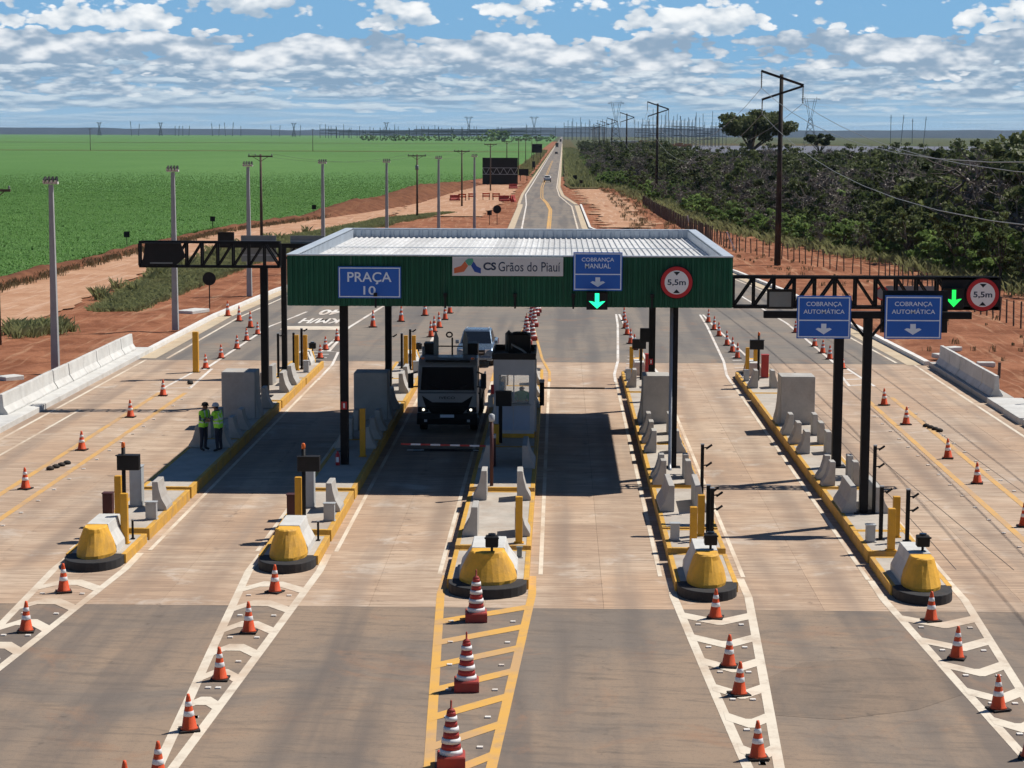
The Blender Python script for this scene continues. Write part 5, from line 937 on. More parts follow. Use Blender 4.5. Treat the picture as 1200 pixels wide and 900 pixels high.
r = empty('lorry', (1.2, 2900, .03), math.pi, 'tiny dark lorry where the road meets the horizon', 'lorry'); MB().box(-1.3, 1.3, 0, 9, 1.0, 4.2).build('cargo_body', M['dark'], r, .05); MB().box(-1.25, 1.25, 9.2, 11, .6, 3.1).build('cab', M['card'], r, .1)
for s in (-1, 1):
    for y in (1.2, 2.4, 10): wheel(r, s*1.05, y, .5, .3)
# ------------------------------------------------------------------ people
def person(loc, rz, label, J, mats, vest=None, hat=None, tape=True, s=1.0):
    edges = [('pel', 'spi'), ('spi', 'che'), ('che', 'nek'), ('nek', 'hed'), ('hed', 'top')]
    for d in 'lr': edges += [('che', 'sh'+d), ('sh'+d, 'el'+d), ('el'+d, 'wr'+d), ('wr'+d, 'ha'+d), ('pel', 'hi'+d), ('hi'+d, 'kn'+d), ('kn'+d, 'an'+d), ('an'+d, 'to'+d)]
    rad = dict(pel=.135, spi=.125, che=.145, nek=.058, hed=.088, top=.072, sh=.068, el=.047, wr=.034, ha=.036, hi=.095, kn=.062, an=.046, to=.042)
    ks = list(J); me = bpy.data.meshes.new('body'); me.from_pydata([J[k] for k in ks], [(ks.index(a), ks.index(b)) for a, b in edges], [])
    o = bpy.data.objects.new('tmp', me); COL.objects.link(o); o.modifiers.new('skin', 'SKIN'); ss_ = o.modifiers.new('sub', 'SUBSURF'); ss_.levels = 2; ss_.render_levels = 2
    if not me.skin_vertices: 
        me.attributes.new('x', 'FLOAT', 'POINT')
    for i, k in enumerate(ks):
        q = rad.get(k, rad.get(k[:2], .05)); sv = me.skin_vertices[0].data[i]; sv.radius = (q*(1.18 if k in ('pel', 'spi', 'che') else 1), q); sv.use_root = (k == 'pel')
    bpy.context.view_layer.update(); dg = bpy.context.evaluated_depsgraph_get(); bm_ = bpy.data.meshes.new_from_object(o.evaluated_get(dg)); bpy.data.objects.remove(o)
    bm_.materials.clear()
    for k in ('skin', 'top', 'legs', 'shoe', 'hair'): bm_.materials.append(mats[k])
    hz = J['nek'][2]; wrs = [Vector(J['wrl']), Vector(J['wrr'])]; hx = Vector(J['hed'])
    for p in bm_.polygons:
        c = p.center; p.use_smooth = True
        if c.z > hz+.02: p.material_index = 4 if (c.z > hx.z+.055 or (c.y-hx.y > .03 and c.z > hx.z-.03)) else 0
        elif c.z < .12: p.material_index = 3
        elif min((c-wr).length for wr in wrs) < .10 or any((c-Vector(J[h])).length < .10 for h in ('hal', 'har')): p.material_index = 0
        elif c.z < .93: p.material_index = 2
        else: p.material_index = 1
    r = empty('person', loc, rz, label, 'person'); r.scale = (s*1.12, s*1.12, s); b = bpy.data.objects.new('body', bm_); link(b, r)
    if vest:
        vs = []; fs = []; mi = []
        for p in bm_.polygons:
            c = p.center
            if .86 < c.z < hz-.02 and abs(c.x-J['spi'][0]) < .25 and min((c-wr).length for wr in wrs) > .17:
                b0 = len(vs)
                for vi in p.vertices: v = bm_.vertices[vi]; vs.append(tuple(v.co+v.normal*.014))
                fs.append(tuple(range(b0, b0+len(p.vertices)))); mi.append(1 if tape and (1.02 < c.z < 1.07 or 1.15 < c.z < 1.20 or (c.z > 1.2 and .07 < abs(c.x) < .11)) else 0)
        vm = bpy.data.meshes.new('vest'); vm.from_pydata(vs, [], fs); vm.materials.append(vest); vm.materials.append(M['vesttape']); vm.polygons.foreach_set('material_index', mi); link(bpy.data.objects.new('vest', vm), r)
    f = MB(); f.loft([[(hx.x-.018, hx.y-.082, hx.z-.03), (hx.x+.018, hx.y-.082, hx.z-.03), (hx.x, hx.y-.085, hx.z+.02)], [(hx.x-.004, hx.y-.112, hx.z-.028), (hx.x+.004, hx.y-.112, hx.z-.028), (hx.x, hx.y-.09, hx.z+.018)]]); f.build('nose', mats['skin'], r)
    e = MB()
    for s_ in (-1, 1): e.box(hx.x+s_*.034-.012, hx.x+s_*.034+.012, hx.y-.088, hx.y-.078, hx.z+.012, hx.z+.024)
    e.box(hx.x-.022, hx.x+.022, hx.y-.086, hx.y-.078, hx.z-.062, hx.z-.052); e.build('eyes_and_mouth', M['ink'], r)
    er = MB()
    for s_ in (-1, 1): er.box(hx.x+s_*.088-.01, hx.x+s_*.088+.01, hx.y-.02, hx.y+.02, hx.z-.03, hx.z+.03)
    er.build('ears', mats['skin'], r)
    for d in 'lr':
        h = MB(); p = Vector(J['ha'+d]); dr = (p-Vector(J['wr'+d])).normalized(); sd = dr.cross(Vector((0, 0, 1)))
        if sd.length < .1: sd = Vector((1, 0, 0))
        sd.normalize()
        for k in range(4): a = p+sd*(k-1.5)*.019; h.tube([a, a+dr*(.055+.012*(k in (1, 2))), a+dr*.075+Vector((0, 0, -.03))], .0085, 6)
        a = p-sd*.035-dr*.03; h.tube([a, a-sd*.025+dr*.02, a-sd*.025+dr*.05], .0095, 6); h.build('fingers', mats['skin'], r)
    if hat:
        m = MB(); m.lathe([(.125, -.005), (.125, .01), (.108, .015), (.104, .06), (.075, .105), (.02, .125)], 16, (J['top'][0], J['top'][1], J['top'][2]-.03)); m.build('helmet', hat, r, 0, True)
    return r
def pose(arm='hold', lean=0.0, twist=0.0):
    J = dict(pel=(0, 0, .93), spi=(0, -.01-lean*.3, 1.12), che=(0, -.02-lean*.7, 1.32), nek=(0, -.02-lean, 1.475), hed=(0, -.04-lean*1.2, 1.575), top=(0, -.04-lean*1.25, 1.655))
    for d, s in (('l', -1), ('r', 1)):
        J['sh'+d] = (s*.185, -.02-lean*.9, 1.40); J['hi'+d] = (s*.095, 0, .88); J['kn'+d] = (s*.11, -.015, .49); J['an'+d] = (s*.12, .02, .09); J['to'+d] = (s*.14, -.13, .05)
        if arm == 'hold': J['el'+d] = (s*.235, -.06, 1.13); J['wr'+d] = (s*.13, -.27, 1.10); J['ha'+d] = (s*.07, -.33, 1.11)
        elif arm == 'point': J['el'+d] = (s*.24, -.03-(.08 if s > 0 else 0), 1.14); J['wr'+d] = (s*.20, -.25 if s > 0 else -.05, 1.18 if s > 0 else .9); J['ha'+d] = (s*.17, -.33 if s > 0 else -.07, 1.2 if s > 0 else .83)
        else: J['el'+d] = (s*.235, .02, 1.13); J['wr'+d] = (s*.23, -.05, .90); J['ha'+d] = (s*.225, -.07, .82)
    return J
pal = dict(skin=M['skin'], top=M['shirt'], legs=M['trous'], shoe=M['shoe'], hair=M['hair'])
person((-13.02, 72.6, .38), 1.15, 'worker in green hi-vis vest and dark cap, hands together, left of the pair', pose('hold', .03), pal, M['vest'], M['hair'], True, 1.04)
person((-12.42, 72.4, .38), -1.9, 'worker in green hi-vis vest and pale helmet, right of the pair, turned away', pose('point', .05), pal, M['vest'], M['helmet'], True, 1.04)
person((-1.42, 77.35, .60), .1, 'attendant in a green shirt seen through the booth window', pose('hold', .02), dict(pal, top=M['greenshirt']), None, None)
# ------------------------------------------------------------------ lamp posts, poles, lines
def lamp_post(x, y, H, label):
    r = empty('floodlight_post', (x, y, 0), 0, label, 'lamp post', 'floodlight posts along the left edge')
    MB().loft([[(sx*a, sy*a, z) for sx, sy in ((-1,-1),(1,-1),(1,1),(-1,1))] for a, z in ((.19, 0), (.105, H-.15))]).build('pole', M['pole'], r, .02); MB().box(-.36, .36, -.12, .12, H-.12, H).build('crosshead', M['wpaint'], r, .01)
    for k in range(4):
        f = MB().box(-.055, .055, -.24, .10, 0, .22).build('floodlight', M['dark'], r, .02, False, (-.30+k*.2, 0, H+.03)); f.rotation_euler = (.5, .25-.1*k, 0)
        MB().box(-.045, .045, -.245, -.24, .03, .19).build('lens', M['lampg'], f)
for k, (x, y, H) in enumerate(((-25.2, 99.3, 9.55), (-23.4, 121.5, 9.75), (-22.85, 147.4, 9.65), (-20.26, 172, 9.5), (-17.18, 200, 9.2), (-13.51, 225, 9.25), (-10.56, 250, 9.2))): lamp_post(x, y, H, '%s pale floodlight post from the camera along the left edge' % ORD[k])
def wood_pole(x, y, H, label, arm=1.25, tr=False):
    r = empty('utility_pole', (x, y, 0), 0, label, 'utility pole', 'utility poles along the dirt road'); MB().tube([(0, 0, 0), (0, 0, H)], [.17, .11], 10).build('pole', M['wood'], r, 0, True); MB().box(-arm, arm, -.2, -.1, H-.28, H-.14).build('crossarm', M['wood'], r)
    for s in (-1, -.45, 1): MB().lathe([(.05, 0), (.07, .04), (.04, .08), (.07, .12), (.03, .2)], 8).build('insulator', M['panelback'], r, 0, False, (s*arm*.92, -.15, H-.14))
    for s in (-1, 1): MB().bar((0, -.12, H-.75), (s*arm*.6, -.12, H-.28), .05).build('brace', M['wood'], r)
    if tr: MB().lathe([(.22, 0), (.24, .05), (.24, .6), (.18, .68)], 12).build('transformer', M['panelback'], r, 0, True, (.0, -.35, H-2.2))
WP = [(-31.62, 112, 8.95), (-31.3, 210.6, 9.75), (-20.3, 287, 9.0), (-16.0, 330, 9.3), (-14.4, 420, 9.9), (-13.6, 520, 10.1), (-13.0, 640, 10.2), (-12.8, 760, 10.2), (-12.4, 900, 10.2), (-12, 1060, 10.2)]
for k, (x, y, H) in enumerate(WP): wood_pole(x, y, H, ['dark utility pole cut by the left picture edge', 'dark utility pole with crossarm behind the left gantry', 'dark utility pole with crossarm beside the soil heap', 'dark utility pole with crossarm left of the large black board', 'utility pole rising above the large black board', 'utility pole right of the large black board', 'first utility pole past the boards along the left verge', 'second utility pole past the boards along the left verge', 'third utility pole past the boards along the left verge', 'farthest utility pole along the left verge'][k], 1.3 if k else .95, k == 2)
def wire(a, b, sag, rad, label, mat, group, n=16):
    a = Vector(a); b = Vector(b); pts = [a.lerp(b, t)-Vector((0, 0, sag*4*t*(1-t))) for t in np.linspace(0, 1, n)]
    o = MB().tube(pts, rad, 5).build('power_cable', mat); return tag(o, label, 'cable', group)
for k in range(1, len(WP)-1):
    (x, y, H), (x2, y2, H2) = WP[k], WP[k+1]
    for j, s in enumerate((-1, 1)): wire((x+s*1.2, y-.15, H+.05), (x2+s*1.2, y2-.15, H2+.05), 1.0, .012, 'thin cable strung between the utility poles at left', M['wired'], 'cables between the utility poles')
def hv_pole(x, y, z, label, H=17.45):
    r = empty('line_pole', (x, y, z), 0, label, 'line pole', 'dark line poles right of the road'); MB().tube([(0, 0, 0), (.05, 0, H)], [.31, .17], 12).build('pole', M['hvpole'], r, 0, True)
    MB().bar((-1.85, -.25, 17.75), (2.05, -.25, 16.45), .18, .22).build('upper_arm', M['hvpole'], r); MB().bar((-1.75, -.27, 15.15), (2.05, -.27, 16.40), .16, .2).build('lower_arm', M['hvpole'], r)
    for (ax, az, dz) in ((-1.8, 17.7, 1.5), (2.0, 16.35, 1.55), (-1.7, 15.1, 1.25)):
        m = MB(); n = 9
        prof = [(.02, 0)]
        for q in range(n): prof += [(.085, -dz*(q+.3)/n), (.03, -dz*(q+.8)/n)]
        m.lathe(prof[::-1], 8, (ax, -.25, az)); m.build('insulator_string', M['panelback'], r)
HV = [(21.0, 4.0), (20.2, 186), (17.6, 366), (18.1, 549), (18.9, 735), (20, 915), (21.5, 1100), (23, 1285), (25, 1470), (27, 1660)]
for k, (x, y) in enumerate(HV): hv_pole(x, y, 0, 'line pole behind the viewpoint' if k == 0 else ['', 'tall dark line pole with angled crossarms rising from the red soil at right', 'second tall line pole standing in the scrub', 'third line pole in the scrub', 'fourth line pole in the scrub', 'fifth line pole in the row along the road', 'sixth line pole in the row along the road', 'seventh line pole in the row along the road', 'eighth line pole in the row along the road', 'farthest line pole in the row along the road'][k])
AT = [(-1.8, 16.2, 'upper left'), (2.0, 14.8, 'right'), (-1.7, 13.85, 'lower left')]
for k in range(len(HV)-1):
    for dx, z, nm in AT: wire((HV[k][0]+dx, HV[k][1]-.25, z), (HV[k+1][0]+dx, HV[k+1][1]-.25, z), {'lower left': 5.6, 'right': 4.6, 'upper left': 5.4}[nm], .022 if k == 0 else .02, '%s cable from the near line pole towards the right edge' % nm if k == 0 else '%s cable strung between line poles along the scrub' % nm, M['wire'], None if k == 0 else 'cables between line poles')
# ------------------------------------------------------------------ fence on the right
def fence(pts, sp, h, label, rad=.06, rails=4, mat='wood'):
    r = empty('wire_fence', (pts[0][0], pts[0][1], 0), 0, label, 'fence'); P_ = [Vector((x-pts[0][0], y-pts[0][1], 0)) for x, y in pts]; out = []
    acc = 0.0
    for a, b in zip(P_[:-1], P_[1:]):
        L = (b-a).length; d = acc
        while d < L: out.append(a+(b-a)*(d/L)); d += sp
        acc = d-L
    pmh = MB().tube([(0, 0, -.3), (0, 0, h)], [rad, rad*.9], 7).mesh('post', M[mat])
    for p in out:
        o = bpy.data.objects.new('post', pmh); link(o, r); o.location = p+Vector((0, 0, random.uniform(-.08, .12))); o.rotation_euler = (random.uniform(-.04, .04), random.uniform(-.05, .05), 0)
    for k in range(rails): MB().tube([p+Vector((0, 0, h*(.25+.7*k/max(1, rails-1)))) for p in P_], .008, 4).build('strand', M['wired'], r)
    return out
fence([(29.3, 112), (29.0, 125.6), (28.75, 132.6), (28.3, 152), (27.5, 170.6), (24.97, 179), (22.1, 193.3), (18.6, 207), (17.6, 216), (17.3, 225)], 1.75, 1.55, 'wire fence on dark posts between red soil and scrub')
fence([(17.2, 226.5), (16.4, 243), (15.7, 257), (14.6, 300), (14.1, 340)], 1.35, 1.7, 'denser far stretch of fence beside the soil track', .09, 5)
r = empty('leaning_stay', (18.0, 210, 0), 0, 'white leaning fence stay behind the canopy corner', 'stay'); MB().bar((-.5, 0, 1.9), (.35, 0, 0), .12).build('stay', M['white'], r); MB().box(.2, .5, -.15, .15, -.05, .08).build('foot', M['conc'], r)
r = empty('leaning_stay', (16.2, 250, 0), 0, 'white leaning stay on the far fence', 'stay'); MB().bar((-.3, 0, 2.0), (.2, 0, 0), .14).build('stay', M['white'], r); MB().box(.1, .4, -.15, .15, -.05, .08).build('foot', M['conc'], r)
# ------------------------------------------------------------------ boards and small signs
def board(x0, x1, z0, z1, y, label, posts=True, tr=False):
    r = empty('road_board', ((x0+x1)/2, y, 0), 0, label, 'board'); w = (x1-x0)/2
    if tr:
        zm = z0+(z1-z0)*.38; zn = z0+(z1-z0)*.62
        bx('panel', M['dark'], r, -w, w, 0, .08, z0, zm-.02); bx('panel', M['dark'], r, -w, w, 0, .08, zn+.02, z1); bx('backing', M['dark'], r, -w, w, .12, .16, zm-.02, zn+.02)
        for z in (zm, zn): bx('chord', M['galv'], r, -w, w, -.1, -.02, z-.05, z+.05)
        n = 10
        for k in range(n): MB().bar((-w+2*w*k/n, -.06, zm if k % 2 else zn), (-w+2*w*(k+1)/n, -.06, zn if k % 2 else zm), .09).build('lattice', M['galv'], r)
    else: bx('panel', M['dark'], r, -w, w, 0, .08, z0, z1, .01)
    for s in (-.7, .7): bx('post', M['blk'], r, s*w-.08, s*w+.08, .17, .30, 0, z1-.1)
board(-17.9, -9.7, .25, 6.4, 468, 'large black sign back with a pale lattice truss across it beside the far road', tr=True)
board(-10.2, -7.8, 1.6, 3.2, 505, 'small black board right of the large board'); board(-11.6, -7.4, 4.0, 7.6, 850, 'distant black board left of the far road')
board(-9.0, -8.0, 1.0, 3.0, 660, 'narrow dark sign between the far boards')
def small_sign(x, y, h, label, rnd=False, s=.45):
    r = empty('small_sign', (x, y, 0), 0, label, 'sign'); MB().tube([(0, .03, 0), (0, .03, h)], .04, 8).build('post', M['blk'], r)
    (disc_y(s, 0, .02, 28, 0, h-s*.6) if rnd else MB().box(-s, s, 0, .02, h-2*s, h)).build('plate', M['dark'], r)
small_sign(-23.9, 136.4, 2.35, 'round black sign back on a thin post at the left roadside', True, .46); small_sign(-8.2, 265, 2.4, 'round black sign back seen above the canopy', True, .55); small_sign(-9.2, 265, 1.9, 'square black sign back seen above the canopy', False, .3)
for k, (x, y) in enumerate(((-44.3, 204.8), (-42.0, 242.7), (-34.6, 283))): small_sign(x, y, 1.9, ['nearest', 'middle', 'farthest'][k]+' of three square black signs along the field edge', False, .30)
small_sign(4.6, 430, 2.2, 'dark marker at the right shoulder beside the far road', False, .35); small_sign(3.6, 470, 2.4, 'dark marker at the edge of the scrub beside the far road', False, .5)
def barricade(x, y, label, w=1.4):
    r = empty('barricade', (x, y, .3), random.uniform(-.2, .2), label, 'barricade')
    for z in (.55, .95): bx('rail', M['orange'], r, -w/2, w/2, -.03, .03, z, z+.25)
    for s in (-1, 1): MB().bar((s*w*.4, -.3, 0), (s*w*.4, 0, 1.2), .08).build('leg', M['blk'], r); MB().bar((s*w*.4, .3, 0), (s*w*.4, 0, 1.2), .08).build('leg', M['blk'], r)
for k, (x, y) in enumerate(((-15.4, 355), (-13.0, 357), (-11.2, 356), (-17.0, 352))): barricade(x, y, ['barricade left of the middle pair on the dirt yard', 'left of the two middle barricades on the dirt yard', 'right of the two middle barricades on the dirt yard', 'leftmost barricade on the dirt yard'][k])
def water_barrier(x, y, rz, label, mat='maroon'):
    r = empty('water_barrier', (x, y, .3), rz, label, 'water barrier'); MB().extr([(-.35, 0), (.35, 0), (.33, .25), (.12, .55), (.10, 1.0), (-.10, 1.0), (-.12, .55), (-.33, .25)], 'x', -.9, .9).build('body', M[mat], r, .04); MB().lathe([(.08, 0), (.08, .04), (.02, .05)], 10).build('cap', M['red'], r, 0, False, (0, 0, 1.0))
for k, (x, y, a) in enumerate(((-9.6, 350, .2), (-8.2, 352, 1.2), (-7.9, 347, 1.4), (-9.9, 430, .3), (-18.3, 352, .4))): water_barrier(x, y, a, ['orange water barrier lying across the yard', 'orange water barrier at the left road shoulder', 'second orange water barrier at the left road shoulder', 'orange water barrier farther along the yard', 'orange water barrier at the soil heap'][k])
# ------------------------------------------------------------------ transmission towers and substations
def cat_tower(x, y, H, label, wid=.14, kind='y'):
    """lattice tower: splayed legs to a waist, forked window, top beam"""
    r = empty('lattice_tower', (x, y, 0), 0, label, 'pylon', 'lattice towers on the horizon'); b = H*.13; wz = H*.58; ww = H*.028; top = H*.96; tw = H*.19; t = max(wid, y*.00016)
    legs = MB()
    for sx in (-1, 1):
        for sy in (-1, 1): legs.bar((sx*b, sy*b, 0), (sx*ww, sy*ww, wz), t)
    legs.build('legs', M['lattice'], r)
    br = MB(); n = 5
    for k in range(n):
        z0 = wz*(1-(1-k/n)**1.3); z1 = wz*(1-(1-(k+1)/n)**1.3); f = lambda z: b+(ww-b)*z/wz
        for sy in (-1, 1): br.bar((-f(z0), sy*f(z0), z0), (f(z1), sy*f(z1), z1), t*.7); br.bar((f(z0), sy*f(z0), z0), (-f(z1), sy*f(z1), z1), t*.7)
    br.build('bracing', M['lattice'], r)
    fk = MB()
    for s in (-1, 1): fk.bar((s*ww, 0, wz), (s*tw*.62, 0, top), t).bar((s*ww*.2, 0, wz), (s*tw*.38, 0, top), t); fk.bar((s*tw*.62, 0, top), (s*tw, 0, top-H*.02), t).bar((s*tw*.62, 0, top), (s*tw*.62, 0, H), t)
    fk.build('fork', M['lattice'], r); MB().bar((-tw, 0, top), (tw, 0, top), t).bar((-tw*.62, 0, top-H*.05), (tw*.62, 0, top-H*.05), t*.8).build('top_beam', M['lattice'], r)
def gx(u, y): return (u-655)/2350.0*y
for u, y, H, lb in ((117, 7000, 46, 'leftmost distant pylon above the field horizon'), (189, 7000, 46, 'second distant pylon from the left above the field'), (345, 6200, 42, 'V-headed distant pylon left of the left substation'), (453, 5200, 40, 'distant pylon among the left substation frames'), (549, 4300, 48, 'pylon at the right part of the left substation'), (625, 4000, 46, 'pylon just left of where the road vanishes'), (720, 2500, 52, 'tall pylon between road and right substation'), (945, 1900, 47, 'large pylon behind the umbrella tree')): cat_tower(gx(u, y), y, H, lb)
def guyed(u, y, H, tilt, lb, grp):
    r = empty('slim_mast', (gx(u, y), y, 0), 0, lb, 'mast', grp); t = max(.3, y*.00024); MB().bar((0, 0, 0), (tilt*H*.08, 0, H), t).build('mast', M['lattice'], r); MB().bar((tilt*H*.08-H*.04, 0, H*.9), (tilt*H*.08+H*.04, 0, H*.9), t*.6).build('crossarm', M['lattice'], r)
for k, (u, h, tl) in enumerate(((155, 14, -1), (163, 11, 1), (206, 9, 0), (210, 9, 1), (215, 9, 0), (222, 9, 1), (250, 12, -1), (257, 11, 1), (265, 13, -1), (273, 13, 1), (283, 9, 0), (319, 10, -1), (328, 10, 1), (352, 10, 1))): guyed(u, 6500, h/2350*6500+8, tl, 'slim dark mast on the horizon above the left field', 'slim masts above the left horizon')
for k, (u, h, tl) in enumerate(((1038, 30, 0), (1050, 30, 1), (1063, 26, 0), (1076, 28, 1), (797, 28, -1), (810, 28, 1))): guyed(u, 2600, h/2350*2600+4, tl, '%s slim mast from the left behind the scrub at right' % ORD[k] if k < 4 else ['left', 'right'][k-4]+' slim mast in the right substation', 'slim masts at right')
for k, u in enumerate((106, 367)):
    r = empty('field_pole', (gx(u, 1304), 1304, 0), 0, ['thin pole on the dark track far out in the field, left one', 'thin pole on the dark track far out in the field, right one'][k], 'pole'); MB().tube([(0, 0, 0), (0, 0, 14.5)], [.22, .16], 6).build('pole', M['wood'], r); MB().bar((-1.2, 0, 14), (1.2, 0, 14), .2).build('crossarm', M['wood'], r)
def portal(u0, u1, y, H, lb, grp, n=3):
    r = empty('substation_frame', (gx((u0+u1)/2, y), y, 0), 0, lb, 'substation frame', grp); w = (gx(u1, y)-gx(u0, y))/2; t = max(.25, y*.00022)
    for k in range(n+1): xx = -w+2*w*k/n; MB().bar((xx, 0, 0), (xx, 0, H*random.uniform(1.0, 1.45)), t).build('column', M['lattice'], r)
    MB().bar((-w, 0, H*.82), (w, 0, H*.82), t*1.3).bar((-w, 0, H*.70), (w, 0, H*.70), t).bar((-w, 0, H*.45), (w, 0, H*.45), t).build('beam', M['lattice'], r)
for k in range(16): portal(377+k*11.5+random.uniform(-3, 3), 377+k*17+18, 4600+random.uniform(-300, 300), random.uniform(17, 25), 'steel switchyard frame in the left substation behind the field', 'switchyard frames of the left substation')
for k in range(11): portal(742+k*9, 742+k*9+16, 1900+random.uniform(-120, 150), random.uniform(15, 25), 'steel switchyard frame in the right substation behind the grey yard', 'switchyard frames of the right substation', 4)
for k in range(5): portal(660+k*10, 660+k*10+9, 3800+k*50, 30, 'steel frame on the horizon right of the road end', 'frames near the road end', 2)
r = empty('yard_shed', (gx(730, 1800), 1800, .9), 0, 'low cream shed with white roof in front of the right substation', 'shed'); MB().box(-11, 11, 0, 9, 0, 4.2).build('wall', M['shed'], r); MB().box(-12, 12, -1, 10, 4.2, 5.2).build('roof', M['shedr'], r)
for k in range(4): MB().box(-9+k*5, -6.5+k*5, -.1, 0, 0, 3).build('door', M['panelback'], r)
for k in range(6): 
    r = empty('pipe_stack', (gx(752+k*11, 1750), 1750+k*8, .9), 0, '%s rust-coloured stack from the left in front of the right substation' % ORD[k], 'stack', 'rusty stacks in the yard'); m = MB()
    hh = [5.4, 4.6, 3.0, 2.4, 3.2, 2.2][k]; m.box(-4, 4, 0, 5, 0, hh*.5); m.build('lower_tier', M['brick'], r); MB().box(-3.2, 3.4, .3, 4.6, hh*.5, hh).build('upper_tier', M['brick'] if k != 1 else M['yel'], r)
r = empty('white_van', (gx(1033, 1500), 1500, .9), 0, 'small white vehicle on the grey yard', 'van'); MB().box(-2, 2, 0, 2, .5, 2.6).build('body', M['carw'], r, .2); MB().box(-1.8, .5, -.05, 0, 1.6, 2.3).build('window', M['glass'], r)
for x in (-1.2, 1.2): wheel(r, x, 0, .4, .25)
for k, (u0, u1, y, H) in enumerate(((-40, 700, 9500, 28), (600, 1300, 8200, 30))):
    xs = np.linspace(gx(u0, y)-400, gx(u1, y)+400, 160); hz_ = H*(.55+.9*fbm(xs*.0016, xs*0, 4, 40+k)); V = []
    for x, h in zip(xs, hz_): V += [(x, y-150, 0), (x, y, h), (x, y+400, 0)]
    i = np.arange(len(xs)-1)*3; Fq = np.concatenate([np.stack([i, i+3, i+4, i+1], 1), np.stack([i+1, i+4, i+5, i+2], 1)])
    o = bpy.data.objects.new('hills', npmesh('hills', V, Fq, [M['hill']])); link(o); o['kind'] = 'structure'
# ------------------------------------------------------------------ vegetation
def quads(P, size, rs, up=.0, aspect=1.0, droop=0.0):
    """one leaf quad per point, random facing"""
    n = len(P); d = rs.normal(size=(n, 3)); d[:, 2] += up; d /= np.linalg.norm(d, axis=1, keepdims=True)
    t = rs.normal(size=(n, 3)); t -= d*(t*d).sum(1, keepdims=True); t /= np.linalg.norm(t, axis=1, keepdims=True); b = np.cross(d, t)
    s = (size*rs.uniform(.6, 1.35, n))[:, None]; t = t*s*aspect*.5; b = b*s*.5
    V = np.stack([P-t-b*.6, P+t-b, P+t*.9+b, P-t+b*.7], 1).reshape(-1, 3); Fq = np.arange(n*4).reshape(n, 4); return V, Fq
def limbs(m, base, tips, r0, rs, rise=.45):
    for tip in tips:
        t = Vector(tip); b = Vector(base); mid = b.lerp(t, .5)+Vector((rs.normal()*.25, rs.normal()*.25, abs(rs.normal())*.2)); k = min(1, (t-b).length/4)
        m.tube([b, mid, t], [r0*.8, r0*.5, r0*.12], 5, False)
TREES = {}
def tree_mesh(key, H, R, z0, nc, nl, leaf, mat, seed, flat=1.0, twig=0, trunk=.14, spread=.9, up=.4):
    rs = np.random.default_rng(seed); C_ = []
    while len(C_) < nc:
        p = rs.uniform(-1, 1, 3)
        if .25 < (p**2).sum() < 1: C_.append(p)
    C_ = np.array(C_); C_[:, 2] = (C_[:, 2]*.5+.5)**(1/flat) if flat != 1 else C_[:, 2]*.5+.5
    ctr = np.stack([C_[:, 0]*R*(.75+.25*rs.uniform(size=nc)), C_[:, 1]*R, z0+C_[:, 2]*(H-z0)], 1); rr = rs.uniform(.55, 1.0, nc)*R*.36*spread
    wts = rs.uniform(.4, 1.4, nc); wts /= wts.sum(); pick = rs.choice(nc, nl, p=wts)
    off = rs.normal(size=(nl, 3)); off /= np.linalg.norm(off, axis=1, keepdims=True); off *= (rs.uniform(0, 1, (nl, 1))**.45); off[:, 2] *= .62
    P = ctr[pick]+off*rr[pick][:, None]; V, Fq = quads(P, leaf, rs, up)
    crown = npmesh('crown', V, Fq, [mat])
    m = MB(); lean = (rs.normal()*.25, rs.normal()*.25); fork = (lean[0], lean[1], max(z0*.8, H*.22))
    m.tube([(0, 0, -.2), (lean[0]*.5, lean[1]*.5, fork[2]*.5), fork], [trunk*1.2, trunk, trunk*.8], 7, False)
    limbs(m, fork, ctr[rs.choice(nc, min(nc, 9), False)], trunk*.75, rs)
    if twig:
        for k in range(twig): a = ctr[rs.integers(nc)]; q = a+rs.normal(size=3)*R*.35; q[2] = abs(q[2]); m.tube([a, (a+q)/2+rs.normal(size=3)*.12, q], [.035, .025, .01], 4, False)
    TREES[key] = (m.mesh('trunk', M['bark'] if not twig else M['barkg']), crown)
sd = 100
for k in range(5): tree_mesh(('dark', k), 7.0+rng.uniform(-.6, .8), 2.7, 2.0, 20, 1250, .27, M['leafd'], sd+k, spread=.8)
for k in range(4): tree_mesh(('mid', k), 6.2+rng.uniform(-.6, .6), 2.4, 1.6, 18, 1150, .26, M['leafm'], sd+20+k, spread=.8)
for k in range(4): tree_mesh(('bare', k), 6.6+rng.uniform(-.6, .6), 2.3, 1.6, 24, 420, .20, M['twig'], sd+40+k, twig=170, trunk=.11)
for k in range(4): tree_mesh(('shrub', k), 2.5+rng.uniform(-.4, .5), 1.7, .15, 14, 1100, .22, M['leafb'], sd+60+k, trunk=.05)
for k in range(2): tree_mesh(('tall', k), 10.0, 3.3, 3.0, 26, 2900, .30, M['leafd'], sd+80+k, trunk=.2, spread=1.0)
tree_mesh(('umbrella', 0), 16.6, 9.3, 9.6, 70, 13000, .48, M['leafd'], 991, flat=1.5, trunk=.5, spread=.72, up=.8); tree_mesh(('umbrella', 1), 12.6, 4.6, 9.0, 26, 3000, .5, M['leafd'], 992, flat=1.6, trunk=.26, spread=.75, up=.8)
def plant(key, x, y, z, s, name, label, cat, group, rz=None):
    r = empty(name, (x, y, z), random.uniform(0, 6.28) if rz is None else rz, label, cat, group); r.scale = (s*random.uniform(.92, 1.1), s*random.uniform(.92, 1.1), s)
    t, c = TREES[key]; link(bpy.data.objects.new('trunk', t), r); o = link(bpy.data.objects.new('crown', c), r); return r
